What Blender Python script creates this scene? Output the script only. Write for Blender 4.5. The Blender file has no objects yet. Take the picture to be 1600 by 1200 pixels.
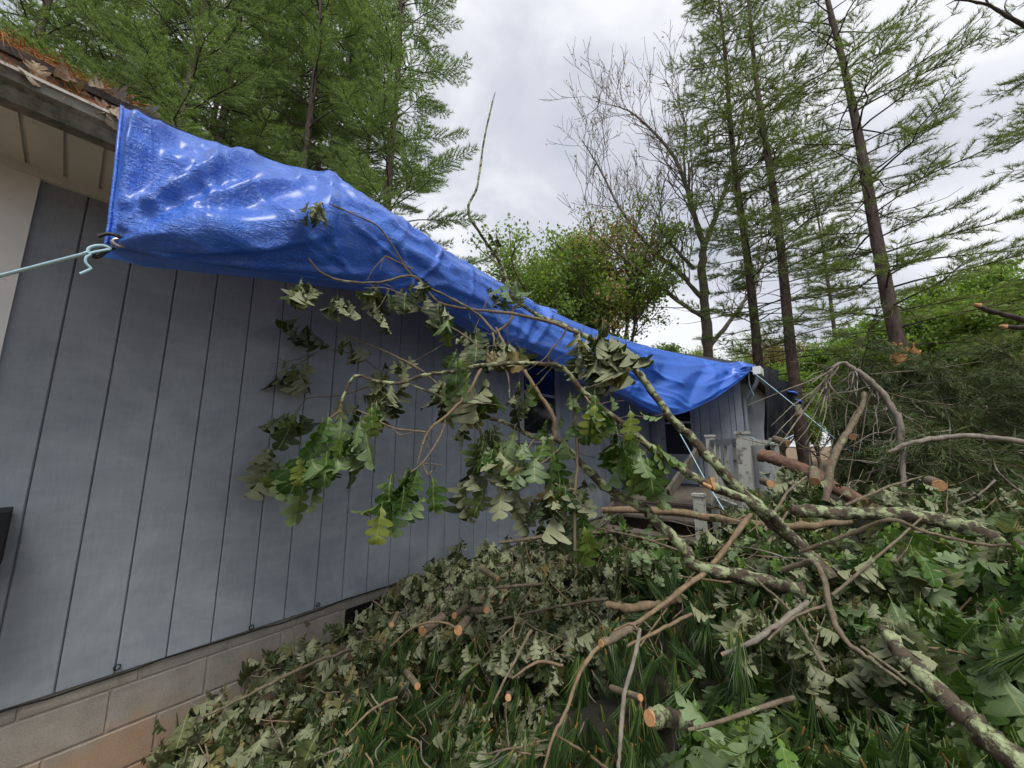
import bpy, math
import numpy as np
from mathutils import Matrix, Vector

# ------------------------------------------------------------------ camera, sky, sun, exposure
sc = bpy.context.scene
COL = sc.collection
CAM = np.array([3.0, 0.0, 1.75])
YAW, PITCH, FPX = math.radians(39.9), math.radians(9.3), 578.0
cam_d = bpy.data.cameras.new('camera')
cam_d.sensor_width = 36.0
cam_d.lens = FPX / 1600 * 36
cam_d.clip_start = 0.05
cam_d.clip_end = 2000
cam = bpy.data.objects.new('camera', cam_d)
COL.objects.link(cam)
cam.location = CAM
cam.rotation_euler = (math.radians(90) + PITCH, 0, YAW)
sc.camera = cam

SUN_DIR = Vector((0.42, -0.34, 1.0)).normalized()      # towards the sun behind the cloud
sun_el = math.asin(SUN_DIR.z)
sun_az = math.atan2(SUN_DIR.x, SUN_DIR.y)
w = bpy.data.worlds.new('World')
sc.world = w
w.use_nodes = True
nt = w.node_tree
nt.nodes.clear()
N = nt.nodes.new
out = N('ShaderNodeOutputWorld')
sky = N('ShaderNodeTexSky'); sky.sky_type = 'NISHITA'; sky.sun_disc = False
sky.sun_elevation = sun_el; sky.sun_rotation = sun_az
bg1 = N('ShaderNodeBackground'); bg1.inputs[1].default_value = 0.08
nt.links.new(sky.outputs[0], bg1.inputs[0])
tc = N('ShaderNodeTexCoord')
mp = N('ShaderNodeMapping'); mp.inputs['Scale'].default_value = (1, 1, 1.7); mp.inputs['Location'].default_value = (0.35, 0.2, 0.1)
nt.links.new(tc.outputs['Generated'], mp.inputs[0])
n1 = N('ShaderNodeTexNoise'); n1.inputs['Scale'].default_value = 2.6; n1.inputs['Detail'].default_value = 6; n1.inputs['Roughness'].default_value = 0.5; n1.inputs['Distortion'].default_value = 0.3
nt.links.new(mp.outputs[0], n1.inputs[0])
cr_ = N('ShaderNodeValToRGB')
e = cr_.color_ramp.elements
e[0].position = 0.32; e[0].color = (0.50, 0.53, 0.60, 1)
e[1].position = 0.60; e[1].color = (0.85, 0.86, 0.89, 1)
m_ = cr_.color_ramp.elements.new(0.46); m_.color = (0.615, 0.635, 0.70, 1)
nt.links.new(n1.outputs[0], cr_.inputs[0])
bg2 = N('ShaderNodeBackground'); bg2.inputs[1].default_value = 0.55
nt.links.new(cr_.outputs[0], bg2.inputs[0])
mx = N('ShaderNodeMixShader'); mx.inputs[0].default_value = 0.93
nt.links.new(bg1.outputs[0], mx.inputs[1]); nt.links.new(bg2.outputs[0], mx.inputs[2])
nt.links.new(mx.outputs[0], out.inputs[0])

sl = bpy.data.lights.new('sun', 'SUN'); sl.energy = 1.5; sl.angle = math.radians(22); sl.color = (1.0, 0.96, 0.90)
so = bpy.data.objects.new('sun', sl); COL.objects.link(so)
so.rotation_euler = SUN_DIR.to_track_quat('Z', 'Y').to_euler()
so.location = (10, -8, 20)
sc.view_settings.view_transform = 'Standard'
sc.view_settings.look = 'None'
sc.view_settings.exposure = 1.12
sc.view_settings.gamma = 1.0
sc.render.engine = 'CYCLES'
sc.cycles.max_bounces = 5
sc.cycles.diffuse_bounces = 3
sc.cycles.transmission_bounces = 2
sc.cycles.adaptive_threshold = 0.02

# ------------------------------------------------------------------ helpers
rng = np.random.default_rng(7)
cy_, sy_ = math.cos(YAW), math.sin(YAW)
cp_, sp_ = math.cos(PITCH), math.sin(PITCH)

def ray(u, v):
    z = (600 - v) * cp_ + FPX * sp_
    f = FPX * cp_ - (600 - v) * sp_
    r = u - 800
    return np.array([r * cy_ - f * sy_, r * sy_ + f * cy_, z]) / f

def P(u, v, D): return CAM + ray(u, v) * D
def Px(u, v, x):
    d = ray(u, v); return CAM + d * ((x - CAM[0]) / d[0])
def Py(u, v, y):
    d = ray(u, v); return CAM + d * ((y - CAM[1]) / d[1])
def ground_at(u, D, z=0.0):
    p = P(u, 695, D); return np.array([p[0], p[1], z])

def unit(a):
    a = np.asarray(a, float)
    return a / np.maximum(np.linalg.norm(a, axis=-1, keepdims=True), 1e-9)

def mesh_np(name, V, F, mats, mat_idx=None, uv=None, smooth=True):
    """V (n,3); F list of int arrays (m,k)."""
    me = bpy.data.meshes.new(name)
    V = np.asarray(V, np.float32)
    F = [np.asarray(f, np.int32) for f in F if len(f)]
    nl = sum(f.size for f in F); nf = sum(len(f) for f in F)
    me.vertices.add(len(V)); me.vertices.foreach_set('co', V.ravel())
    me.loops.add(nl); loops = np.concatenate([f.ravel() for f in F]); me.loops.foreach_set('vertex_index', loops)
    sizes = np.concatenate([np.full(len(f), f.shape[1], np.int32) for f in F])
    starts = np.concatenate([[0], np.cumsum(sizes)[:-1]]).astype(np.int32)
    me.polygons.add(nf); me.polygons.foreach_set('loop_start', starts)
    me.polygons.foreach_set('use_smooth', np.full(nf, bool(smooth)))
    if not isinstance(mats, (list, tuple)): mats = [mats]
    for m in mats: me.materials.append(m)
    if mat_idx is not None: me.polygons.foreach_set('material_index', np.asarray(mat_idx, np.int32))
    if uv is not None:
        l = me.uv_layers.new(name='UVMap')
        l.data.foreach_set('uv', np.asarray(uv, np.float32)[loops].ravel())
    me.update(calc_edges=True)
    return me

class MB:
    def __init__(self): self.V = []; self.F = {}; self.n = 0; self.order = []
    def add(self, V, F, m=0):
        V = np.asarray(V, float); F = np.asarray(F, int)
        self.V.append(V); self.order.append((F + self.n, m)); self.n += len(V); return self
    def box(self, lo, hi, m=0, ch=0.0):
        (x0, y0, z0), (x1, y1, z1) = lo, hi
        V = [(x0,y0,z0),(x1,y0,z0),(x1,y1,z0),(x0,y1,z0),(x0,y0,z1),(x1,y0,z1),(x1,y1,z1),(x0,y1,z1)]
        return self.add(V, [(0,3,2,1),(4,5,6,7),(0,1,5,4),(1,2,6,5),(2,3,7,6),(3,0,4,7)], m)
    def bar(self, a, b, wx, wz, m=0, up=(0,0,1)):
        a = np.asarray(a, float); b = np.asarray(b, float)
        d = unit(b - a); s = np.cross(d, up); s = unit(s) if np.linalg.norm(s) > 1e-5 else np.array([1., 0, 0]); t = np.cross(s, d)
        V = []
        for p in (a, b):
            for i, j in ((-1,-1),(1,-1),(1,1),(-1,1)): V.append(p + s*wx/2*i + t*wz/2*j)
        return self.add(V, [(0,1,2,3),(7,6,5,4),(0,4,5,1),(1,5,6,2),(2,6,7,3),(3,7,4,0)], m)
    def tube(self, pts, rad, n=8, m=0, cap=None, rough=0.0, seed=0):
        pts = np.asarray(pts, float); K = len(pts)
        rad = np.broadcast_to(np.asarray(rad, float), (K,))
        t = unit(np.gradient(pts, axis=0))
        ref = np.array([0.13, 0.21, 0.97]) if abs(t[0][2]) < 0.9 else np.array([0.97, 0.2, 0.1])
        V = np.zeros((K, n, 3)); s = unit(np.cross(t[0], ref))
        rr = np.random.default_rng(seed + K * 31 + n)
        ang = np.arange(n) / n * 2 * math.pi
        for i in range(K):
            s = unit(s - t[i] * np.dot(s, t[i])); b = np.cross(t[i], s)
            r = rad[i] * (1 + rough * rr.standard_normal(n)) if rough else np.full(n, rad[i])
            V[i] = pts[i] + r[:, None] * (np.cos(ang)[:, None] * s + np.sin(ang)[:, None] * b)
        i, j = np.meshgrid(np.arange(K - 1), np.arange(n), indexing='ij')
        a = i * n + j; bq = i * n + (j + 1) % n
        self.add(V.reshape(-1, 3), np.stack([a, bq, bq + n, a + n], -1).reshape(-1, 4), m)
        for end, mm in ((0, cap), (K - 1, cap)):
            c = V[end].mean(0); ring = V[end]
            f = [(0, 1 + (k + 1) % n, 1 + k) for k in range(n)] if end == 0 else [(0, 1 + k, 1 + (k + 1) % n) for k in range(n)]
            self.add(np.vstack([c, ring]), f, m if mm is None else mm)
        return self
    def lathe(self, prof, c, n=16, m=0):
        ang = np.arange(n) / n * 2 * math.pi
        V = np.array([[c[0] + r * math.cos(a), c[1] + r * math.sin(a), c[2] + z] for r, z in prof for a in ang])
        K = len(prof); i, j = np.meshgrid(np.arange(K - 1), np.arange(n), indexing='ij')
        a = i * n + j; b = i * n + (j + 1) % n
        return self.add(V, np.stack([a, b, b + n, a + n], -1).reshape(-1, 4), m)
    def build(self, name, mats, parent=None, smooth=False):
        V = np.vstack(self.V); me = mesh_np(name, V, [f for f, _ in self.order], mats, np.concatenate([np.full(len(f), m) for f, m in self.order]), smooth=smooth)
        return link(name, me, parent)

def link(name, me, parent=None, M=None):
    o = bpy.data.objects.new(name, me); COL.objects.link(o)
    if parent is not None:
        o.parent = parent
        L = Matrix.Translation(-wloc(parent))
        o.matrix_basis = L @ M if M is not None else L
    elif M is not None: o.matrix_basis = M
    return o

def wloc(o):
    v = Vector(o.location)
    while o.parent is not None:
        o = o.parent; v = v + Vector(o.location)
    return v

def tag(o, label=None, cat=None, group=None, kind=None):
    if label: o['label'] = label
    if cat: o['category'] = cat
    if group: o['group'] = group
    if kind: o['kind'] = kind
    return o

def thing(name, label, cat, loc=(0, 0, 0), group=None):
    o = bpy.data.objects.new(name, None); COL.objects.link(o); o.location = Vector([float(c) for c in loc]); o.empty_display_size = 0.2
    return tag(o, label, cat, group)

def catmull(pts, n):
    """smooth through pts (k,c); n samples per span"""
    p = np.asarray(pts, float); p = np.vstack([2 * p[0] - p[1], p, 2 * p[-1] - p[-2]])
    o = []
    for i in range(1, len(p) - 2):
        for t in np.arange(n) / n:
            a, b, c, d = p[i-1], p[i], p[i+1], p[i+2]
            o.append(0.5 * (2*b + (c - a)*t + (2*a - 5*b + 4*c - d)*t*t + (3*b - a - 3*c + d)*t**3))
    o.append(p[-2]); return np.array(o)

def vnoise(x, y, seed=0):
    xi = np.floor(x).astype(int); yi = np.floor(y).astype(int); xf = x - xi; yf = y - yi
    h = lambda a, b: ((np.sin(a * 127.1 + b * 311.7 + seed * 74.7) * 43758.5453) % 1.0)
    sx = xf * xf * (3 - 2 * xf); s2 = yf * yf * (3 - 2 * yf)
    return (h(xi, yi) * (1 - sx) + h(xi + 1, yi) * sx) * (1 - s2) + (h(xi, yi + 1) * (1 - sx) + h(xi + 1, yi + 1) * sx) * s2

# ------------------------------------------------------------------ materials
def newmat(name):
    m = bpy.data.materials.new(name); m.use_nodes = True
    t = m.node_tree; b = t.nodes['Principled BSDF']
    return m, t, b
def ramp(t, fac, stops):
    r = t.nodes.new('ShaderNodeValToRGB'); el = r.color_ramp.elements
    while len(el) < len(stops): el.new(0.5)
    for e_, (p_, c_) in zip(el, stops): e_.position = p_; e_.color = (*c_, 1)
    t.links.new(fac, r.inputs[0]); return r.outputs[0]
def noise(t, scale, detail=4, rough=0.55, vec=None, coord='Object', scl=None, dist=0.0):
    n = t.nodes.new('ShaderNodeTexNoise'); n.inputs['Scale'].default_value = scale; n.inputs['Detail'].default_value = detail
    n.inputs['Roughness'].default_value = rough; n.inputs['Distortion'].default_value = dist
    if vec is None:
        if coord == 'World': vec = t.nodes.new('ShaderNodeNewGeometry').outputs['Position']
        else: vec = t.nodes.new('ShaderNodeTexCoord').outputs[coord]
    if scl:
        mp = t.nodes.new('ShaderNodeMapping'); mp.inputs['Scale'].default_value = scl; t.links.new(vec, mp.inputs[0]); vec = mp.outputs[0]
    t.links.new(vec, n.inputs['Vector']); return n.outputs[0]
def mixc(t, fac, a, b, mode='MIX'):
    m = t.nodes.new('ShaderNodeMix'); m.data_type = 'RGBA'; m.blend_type = mode
    for s, v in ((m.inputs[0], fac), (m.inputs[6], a), (m.inputs[7], b)):
        if isinstance(v, (int, float)): s.default_value = v
        elif isinstance(v, tuple): s.default_value = (*v, 1)
        else: t.links.new(v, s)
    return m.outputs[2]
def math_(t, op, a, b=0.0, c=0.0):
    m = t.nodes.new('ShaderNodeMath'); m.operation = op
    for s, v in zip(m.inputs, (a, b, c)):
        if isinstance(v, (int, float)): s.default_value = v
        else: t.links.new(v, s)
    return m.outputs[0]
def bump(t, b, h, strength=0.3, dist=0.01, normal=None):
    n = t.nodes.new('ShaderNodeBump'); n.inputs['Strength'].default_value = strength; n.inputs['Distance'].default_value = dist
    t.links.new(h, n.inputs['Height'])
    if normal is not None: t.links.new(normal, n.inputs['Normal'])
    t.links.new(n.outputs[0], b.inputs['Normal']); return n.outputs[0]
def rnd(t, amount=1.0):
    o = t.nodes.new('ShaderNodeObjectInfo').outputs['Random']; g = t.nodes.new('ShaderNodeNewGeometry').outputs['Random Per Island']
    return math_(t, 'FRACT', math_(t, 'ADD', o, g))

def mat_simple(name, col, rough=0.7, var=0.25, nscale=12, bumpd=0.003, bscale=60, metallic=0.0, scl=None, spec=0.5):
    m, t, b = newmat(name)
    n = noise(t, nscale, 5, 0.6, coord='World', scl=scl)
    c = ramp(t, n, [(0.25, tuple(x * (1 - var) for x in col)), (0.75, tuple(min(1, x * (1 + var)) for x in col))])
    t.links.new(c, b.inputs['Base Color']); b.inputs['Roughness'].default_value = rough; b.inputs['Metallic'].default_value = metallic
    b.inputs['Specular IOR Level'].default_value = spec
    if bumpd: bump(t, b, noise(t, bscale, 4, 0.6, coord='World', scl=scl), 0.5, bumpd)
    return m

# siding: blue-grey stain over rough plywood
def mk_siding():
    m, t, b = newmat('blue_grey_siding')
    grain = noise(t, 14, 6, 0.7, coord='World', scl=(1, 2.4, 0.25), dist=1.5)
    smear = noise(t, 3.2, 4, 0.6, coord='World', scl=(1, 0.7, 2.4))
    brush = noise(t, 5, 5, 0.7, coord='World', scl=(1, 0.9, 3.6), dist=0.5)
    c = ramp(t, smear, [(0.25, (0.185, 0.215, 0.245)), (0.72, (0.262, 0.298, 0.335))])
    c = mixc(t, 0.35, c, ramp(t, brush, [(0.3, (0.175, 0.203, 0.23)), (0.7, (0.285, 0.322, 0.36))]))
    c = mixc(t, 0.25, c, ramp(t, grain, [(0.35, (0.130, 0.155, 0.18)), (0.62, (0.225, 0.258, 0.292))]))
    scuff = noise(t, 26, 3, 0.75, coord='World', scl=(1, 1.2, 0.8), dist=2.0)
    c = mixc(t, math_(t, 'MULTIPLY', ramp(t, scuff, [(0.70, (0, 0, 0)), (0.76, (1, 1, 1))]), 0.45), c, (0.07, 0.06, 0.05))
    chalk = noise(t, 1.6, 5, 0.7, coord='World', dist=1.0)
    c = mixc(t, math_(t, 'MULTIPLY', ramp(t, chalk, [(0.48, (0, 0, 0)), (0.75, (1, 1, 1))]), 0.5), c, (0.37, 0.40, 0.42))
    r = rnd(t); c = mixc(t, 1.0, c, ramp(t, r, [(0, (1.0, 1.0, 1.0)), (1, (1.12, 1.12, 1.11))]), 'MULTIPLY')
    t.links.new(c, b.inputs['Base Color']); b.inputs['Roughness'].default_value = 0.62; b.inputs['Specular IOR Level'].default_value = 0.35
    bump(t, b, grain, 0.35, 0.004); return m
M_SIDING = mk_siding()
M_GROOVE = mat_simple('groove_dark', (0.155, 0.175, 0.195), 0.9, 0.2, 20, 0.0)
def mk_block():
    m, t, b = newmat('concrete_block')
    n = noise(t, 9, 6, 0.6, coord='World'); f = noise(t, 140, 3, 0.7, coord='World')
    c = ramp(t, n, [(0.3, (0.24, 0.225, 0.195)), (0.7, (0.37, 0.345, 0.305))])
    c = mixc(t, 0.3, c, ramp(t, f, [(0.35, (0.07, 0.06, 0.05)), (0.6, (0.32, 0.29, 0.25))]))
    g = t.nodes.new('ShaderNodeNewGeometry'); sx = t.nodes.new('ShaderNodeSeparateXYZ'); t.links.new(g.outputs['Position'], sx.inputs[0])
    st = math_(t, 'SUBTRACT', math_(t, 'ADD', math_(t, 'MULTIPLY', noise(t, 3.5, 4, 0.6, coord='World'), 0.8), 0.02), math_(t, 'MULTIPLY', sx.outputs[2], 1.0))
    st = ramp(t, st, [(0.08, (0, 0, 0)), (0.40, (1, 1, 1))])
    c = mixc(t, math_(t, 'MULTIPLY', st, 0.65), c, (0.40, 0.225, 0.10))
    c = mixc(t, 1.0, c, ramp(t, rnd(t), [(0, (0.85, 0.85, 0.86)), (1, (1.05, 1.04, 1.0))]), 'MULTIPLY')
    t.links.new(c, b.inputs['Base Color']); b.inputs['Roughness'].default_value = 0.92
    bump(t, b, f, 0.7, 0.004); return m
M_BLOCK = mk_block()
M_MORTAR = mat_simple('mortar', (0.28, 0.25, 0.21), 0.95, 0.3, 25, 0.004, 90)
def mk_white(name, col=(0.62, 0.61, 0.57), dirt=(0.16, 0.12, 0.08), amt=(0.62, 0.72), sc_=14):
    m, t, b = newmat(name)
    n = noise(t, sc_, 6, 0.65, coord='World'); n2 = noise(t, 2.5, 4, 0.6, coord='World')
    c = ramp(t, n2, [(0.3, tuple(x * 0.82 for x in col)), (0.7, col)])
    c = mixc(t, ramp(t, n, [(amt[0], (0, 0, 0)), (amt[1], (1, 1, 1))]), c, dirt)
    t.links.new(c, b.inputs['Base Color']); b.inputs['Roughness'].default_value = 0.55
    bump(t, b, n, 0.3, 0.002); return m
M_TRIM = mk_white('aged_white_paint', (0.76, 0.78, 0.76), (0.20, 0.15, 0.10), (0.66, 0.74), 16)
M_PEEL = mk_white('peeling_white_paint', (0.44, 0.45, 0.40), (0.11, 0.10, 0.07), (0.54, 0.64), 9)
M_SOFFIT = mk_white('cream_soffit', (0.62, 0.65, 0.60), (0.32, 0.33, 0.28), (0.60, 0.85), 6)
M_GUTTER = mk_white('mossy_gutter', (0.20, 0.20, 0.16), (0.045, 0.05, 0.030), (0.42, 0.60), 9)
M_LIP = mk_white('gutter_lip_paint', (0.52, 0.51, 0.47), (0.22, 0.19, 0.15), (0.55, 0.7), 30)
M_FASCIA = mat_simple('weathered_fascia', (0.115, 0.10, 0.080), 0.9, 0.4, 10, 0.003)
M_SHINGLE = mat_simple('roof_shingle', (0.10, 0.095, 0.09), 0.95, 0.4, 25, 0.006, 120)
M_DARKTRIM = mat_simple('blue_grey_trim', (0.27, 0.30, 0.335), 0.6, 0.2, 8, 0.002)
M_BLACK = mat_simple('black_plastic', (0.008, 0.008, 0.009), 0.7, 0.2, 8, 0.0, spec=0.2)
M_IRON = mat_simple('dark_iron', (0.02, 0.02, 0.02), 0.6, 0.3, 30, 0.0, metallic=0.4)
M_STEEL = mat_simple('worn_steel', (0.55, 0.55, 0.54), 0.4, 0.2, 60, 0.0, metallic=0.9)
M_OLDWOOD = mat_simple('weathered_wood', (0.10, 0.085, 0.065), 0.85, 0.45, 16, 0.004, 60, scl=(1, 1, 0.3))
m, t, b = newmat('window_glass'); b.inputs['Base Color'].default_value = (0.01, 0.012, 0.016, 1); b.inputs['Roughness'].default_value = 0.06; b.inputs['Specular IOR Level'].default_value = 0.6
M_GLASS = m
def mk_tarp(name, col, col2, rough=0.37, fine=1.0):
    m, t, b = newmat(name)
    n0 = noise(t, 5, 4, 0.6, coord='World')
    t.links.new(ramp(t, n0, [(0.3, col), (0.7, col2)]), b.inputs['Base Color'])
    t.links.new(math_(t, 'MULTIPLY_ADD', noise(t, 18, 4, 0.6, coord='World'), 0.22, rough - 0.09), b.inputs['Roughness'])
    b.inputs['Specular IOR Level'].default_value = 0.6
    cre = noise(t, 13, 5, 0.6, coord='World', dist=1.2, scl=(1, 0.75, 1.4))
    rid = math_(t, 'ABSOLUTE', math_(t, 'SUBTRACT', cre, 0.5))
    cre2 = noise(t, 34, 4, 0.55, coord='World', dist=0.8)
    rid2 = math_(t, 'ABSOLUTE', math_(t, 'SUBTRACT', cre2, 0.5))
    h = math_(t, 'ADD', math_(t, 'MULTIPLY', rid, 0.45), math_(t, 'MULTIPLY', rid2, 0.9))
    cre3 = noise(t, 5, 3, 0.5, coord='World', dist=0.6, scl=(1, 0.6, 1.3)); h = math_(t, 'ADD', h, math_(t, 'MULTIPLY', math_(t, 'ABSOLUTE', math_(t, 'SUBTRACT', cre3, 0.5)), 0.35))
    uvn = t.nodes.new('ShaderNodeUVMap'); sx = t.nodes.new('ShaderNodeSeparateXYZ'); t.links.new(uvn.outputs[0], sx.inputs[0])
    for ch, fr in ((0, 0.8), (1, 0.9)):
        ln_ = math_(t, 'ABSOLUTE', math_(t, 'SUBTRACT', math_(t, 'FRACT', math_(t, 'MULTIPLY', sx.outputs[ch], fr)), 0.5))
        h = math_(t, 'ADD', h, math_(t, 'MULTIPLY', math_(t, 'MINIMUM', ln_, 0.02), 4.0))
    st1 = noise(t, 16, 4, 0.6, coord='World', scl=(1, 0.35, 1.6), dist=0.7); st1 = math_(t, 'ABSOLUTE', math_(t, 'SUBTRACT', st1, 0.5))
    st2 = noise(t, 60, 3, 0.6, coord='World', dist=1.0); h = math_(t, 'ADD', h, math_(t, 'ADD', math_(t, 'MULTIPLY', st1, 0.9), math_(t, 'MULTIPLY', math_(t, 'ABSOLUTE', math_(t, 'SUBTRACT', st2, 0.5)), 0.35)))
    bump(t, b, h, 1.0 * fine, 0.024)
    b.inputs['IOR'].default_value = 1.55; b.inputs['Coat Weight'].default_value = 0.9; b.inputs['Coat Roughness'].default_value = 0.33
    # thin sheet: a little daylight comes through
    tr = t.nodes.new('ShaderNodeBsdfTranslucent'); tr.inputs[0].default_value = (*col2, 1)
    ms = t.nodes.new('ShaderNodeMixShader'); ms.inputs[0].default_value = 0.16
    o = t.nodes['Material Output']; t.links.new(b.outputs[0], ms.inputs[1]); t.links.new(tr.outputs[0], ms.inputs[2]); t.links.new(ms.outputs[0], o.inputs[0])
    return m
M_TARP = mk_tarp('blue_tarp', (0.010, 0.135, 0.70), (0.015, 0.175, 0.82))
M_BTARP = mat_simple('black_tarp', (0.010, 0.012, 0.016), 0.42, 0.3, 6, 0.012, 14, spec=0.35)
M_ROPE = mat_simple('pale_blue_rope', (0.36, 0.55, 0.63), 0.7, 0.2, 200, 0.001, 400)
M_BUNGEE = mat_simple('black_bungee', (0.015, 0.015, 0.015), 0.6, 0.2, 100, 0.0)
def mk_bark(name, c1, c2, c3=None, lich=None, lo=0.52, hi=0.58, scl=(1, 1, 0.35), sc_=28, ls=9.0):
    m, t, b = newmat(name)
    n = noise(t, sc_, 5, 0.65, coord='World', scl=scl, dist=0.4)
    c = ramp(t, n, [(0.3, c1), (0.7, c2)])
    if lich:
        l = noise(t, ls, 5, 0.62, coord='World'); l2 = noise(t, ls * 6, 3, 0.6, coord='World')
        lc = ramp(t, l2, [(0.3, tuple(x * 0.6 for x in lich)), (0.7, lich)])
        f = ramp(t, l, [(lo, (0, 0, 0)), (hi, (1, 1, 1))]); c = mixc(t, f, c, lc)
        h = math_(t, 'ADD', n, math_(t, 'MULTIPLY', f, 0.8))
    else: h = n
    t.links.new(c, b.inputs['Base Color']); b.inputs['Roughness'].default_value = 0.9; b.inputs['Specular IOR Level'].default_value = 0.2
    bump(t, b, h, 0.9, 0.006); return m
M_LICHEN = mk_bark('oak_bark_with_lichen', (0.035, 0.026, 0.02), (0.115, 0.09, 0.065), lich=(0.33, 0.38, 0.21), lo=0.47, hi=0.56, ls=20)
M_TWIG = mk_bark('oak_twig_bark', (0.085, 0.068, 0.048), (0.20, 0.16, 0.11), lich=(0.26, 0.28, 0.16), lo=0.58, hi=0.64, ls=16)
M_TANTWIG = mk_bark('tan_twig_bark', (0.12, 0.085, 0.052), (0.25, 0.185, 0.115), lich=(0.26, 0.27, 0.16), lo=0.60, hi=0.68, ls=18)
M_GREYTWIG = mk_bark('grey_twig_bark', (0.125, 0.108, 0.088), (0.26, 0.23, 0.19))
M_PINEBARK = mk_bark('pine_bark', (0.045, 0.034, 0.03), (0.15, 0.115, 0.10), sc_=12)
M_DARKBARK = mk_bark('dark_branch_bark', (0.03, 0.026, 0.022), (0.085, 0.07, 0.06), sc_=10)
M_GREYBARK = mk_bark('grey_tree_bark', (0.085, 0.075, 0.062), (0.19, 0.165, 0.135), lich=(0.20, 0.22, 0.13), lo=0.56, hi=0.66, ls=3, sc_=10)
M_REDBARK = mk_bark('red_pine_log_bark', (0.10, 0.058, 0.04), (0.24, 0.15, 0.105), scl=(1, 1, 1))
M_CUT = mat_simple('fresh_cut_wood', (0.42, 0.225, 0.10), 0.75, 0.4, 60, 0.001, 150)
M_SPLINTER = mat_simple('splintered_orange_wood', (0.62, 0.31, 0.12), 0.8, 0.4, 14, 0.004, 60, scl=(1, 1, 0.25))

def mk_leaf(name, front, front2, back, yellow=(0.25, 0.22, 0.05), ya=0.92, trans=0.22, rough=0.42, veins=True):
    m, t, b = newmat(name)
    r = rnd(t); g = t.nodes.new('ShaderNodeNewGeometry')
    f = ramp(t, r, [(0.0, front), (0.65, front2), (ya, tuple(0.6 * x + 0.4 * y for x, y in zip(front2, yellow))), (1.0, yellow)])
    bk = mixc(t, 1.0, back, ramp(t, r, [(0, (0.8, 0.8, 0.78)), (1, (1.15, 1.12, 1.05))]), 'MULTIPLY')
    c = mixc(t, g.outputs['Backfacing'], f, bk)
    if veins:
        uvn = t.nodes.new('ShaderNodeUVMap'); sx = t.nodes.new('ShaderNodeSeparateXYZ'); t.links.new(uvn.outputs[0], sx.inputs[0])
        au = math_(t, 'ABSOLUTE', sx.outputs[0])
        rib = math_(t, 'LESS_THAN', au, 0.035)
        ph = math_(t, 'MULTIPLY', math_(t, 'SUBTRACT', sx.outputs[1], math_(t, 'MULTIPLY', au, 0.30)), 6.0)
        sv = math_(t, 'LESS_THAN', math_(t, 'ABSOLUTE', math_(t, 'SUBTRACT', math_(t, 'FRACT', ph), 0.5)), 0.035)
        vv = math_(t, 'MAXIMUM', rib, math_(t, 'MULTIPLY', sv, 0.5))
        c = mixc(t, math_(t, 'MULTIPLY', vv, 0.6), c, (0.26, 0.30, 0.12))
        spot = noise(t, 9, 4, 0.6, coord='UV')
        c = mixc(t, math_(t, 'MULTIPLY', ramp(t, spot, [(0.66, (0, 0, 0)), (0.72, (1, 1, 1))]), 0.5), c, (0.12, 0.08, 0.03))
        h = math_(t, 'ADD', math_(t, 'MULTIPLY', vv, -1.0), spot)
        bump(t, b, h, 0.3, 0.002)
    t.links.new(c, b.inputs['Base Color']); b.inputs['Roughness'].default_value = rough; b.inputs['Specular IOR Level'].default_value = 0.3
    if trans:
        tr = t.nodes.new('ShaderNodeBsdfTranslucent')
        t.links.new(mixc(t, 1.0, c, (1.5, 1.7, 0.6), 'MULTIPLY'), tr.inputs[0])
        ms = t.nodes.new('ShaderNodeMixShader'); ms.inputs[0].default_value = trans
        o = t.nodes['Material Output']; t.links.new(b.outputs[0], ms.inputs[1]); t.links.new(tr.outputs[0], ms.inputs[2]); t.links.new(ms.outputs[0], o.inputs[0])
    return m
M_OAK = mk_leaf('green_oak_leaf', (0.018, 0.048, 0.009), (0.050, 0.108, 0.018), (0.115, 0.175, 0.075), (0.16, 0.20, 0.035))
M_WILT = mk_leaf('wilted_oak_leaf', (0.016, 0.030, 0.009), (0.043, 0.066, 0.019), (0.20, 0.22, 0.135), (0.22, 0.17, 0.065), ya=0.88, trans=0.12, rough=0.55)
M_FRESH = mk_leaf('fresh_oak_leaf', (0.045, 0.11, 0.018), (0.095, 0.19, 0.032), (0.20, 0.28, 0.15), (0.17, 0.22, 0.04))
M_DEADLEAF = mk_leaf('dead_leaf', (0.20, 0.155, 0.11), (0.33, 0.27, 0.20), (0.36, 0.31, 0.24), (0.26, 0.13, 0.05), trans=0.05, rough=0.7)
M_NEEDLE = mk_leaf('fresh_pine_needles', (0.022, 0.052, 0.014), (0.070, 0.135, 0.032), (0.045, 0.09, 0.03), (0.22, 0.25, 0.05), ya=0.9, trans=0.15, rough=0.4, veins=False)
M_SHEATH = mat_simple('needle_sheath', (0.27, 0.115, 0.035), 0.8, 0.3, 50, 0.0)
M_PINE = mk_leaf('pine_crown_needles', (0.095, 0.155, 0.070), (0.195, 0.275, 0.125), (0.18, 0.255, 0.125), (0.29, 0.35, 0.15), ya=0.9, trans=0.40, rough=0.5, veins=False)
M_PINE2 = mk_leaf('pine_shaded_needles', (0.095, 0.135, 0.052), (0.18, 0.235, 0.085), (0.17, 0.225, 0.085), (0.24, 0.27, 0.10), ya=0.92, trans=0.32, rough=0.5, veins=False)
M_PINE3 = mk_leaf('drying_pine_needles', (0.042, 0.072, 0.024), (0.080, 0.115, 0.038), (0.075, 0.105, 0.04), (0.15, 0.12, 0.055), ya=0.85, trans=0.15, rough=0.6, veins=False)
M_ORANGEN = mat_simple('fallen_orange_needles', (0.36, 0.13, 0.04), 0.8, 0.35, 40, 0.0)
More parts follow.
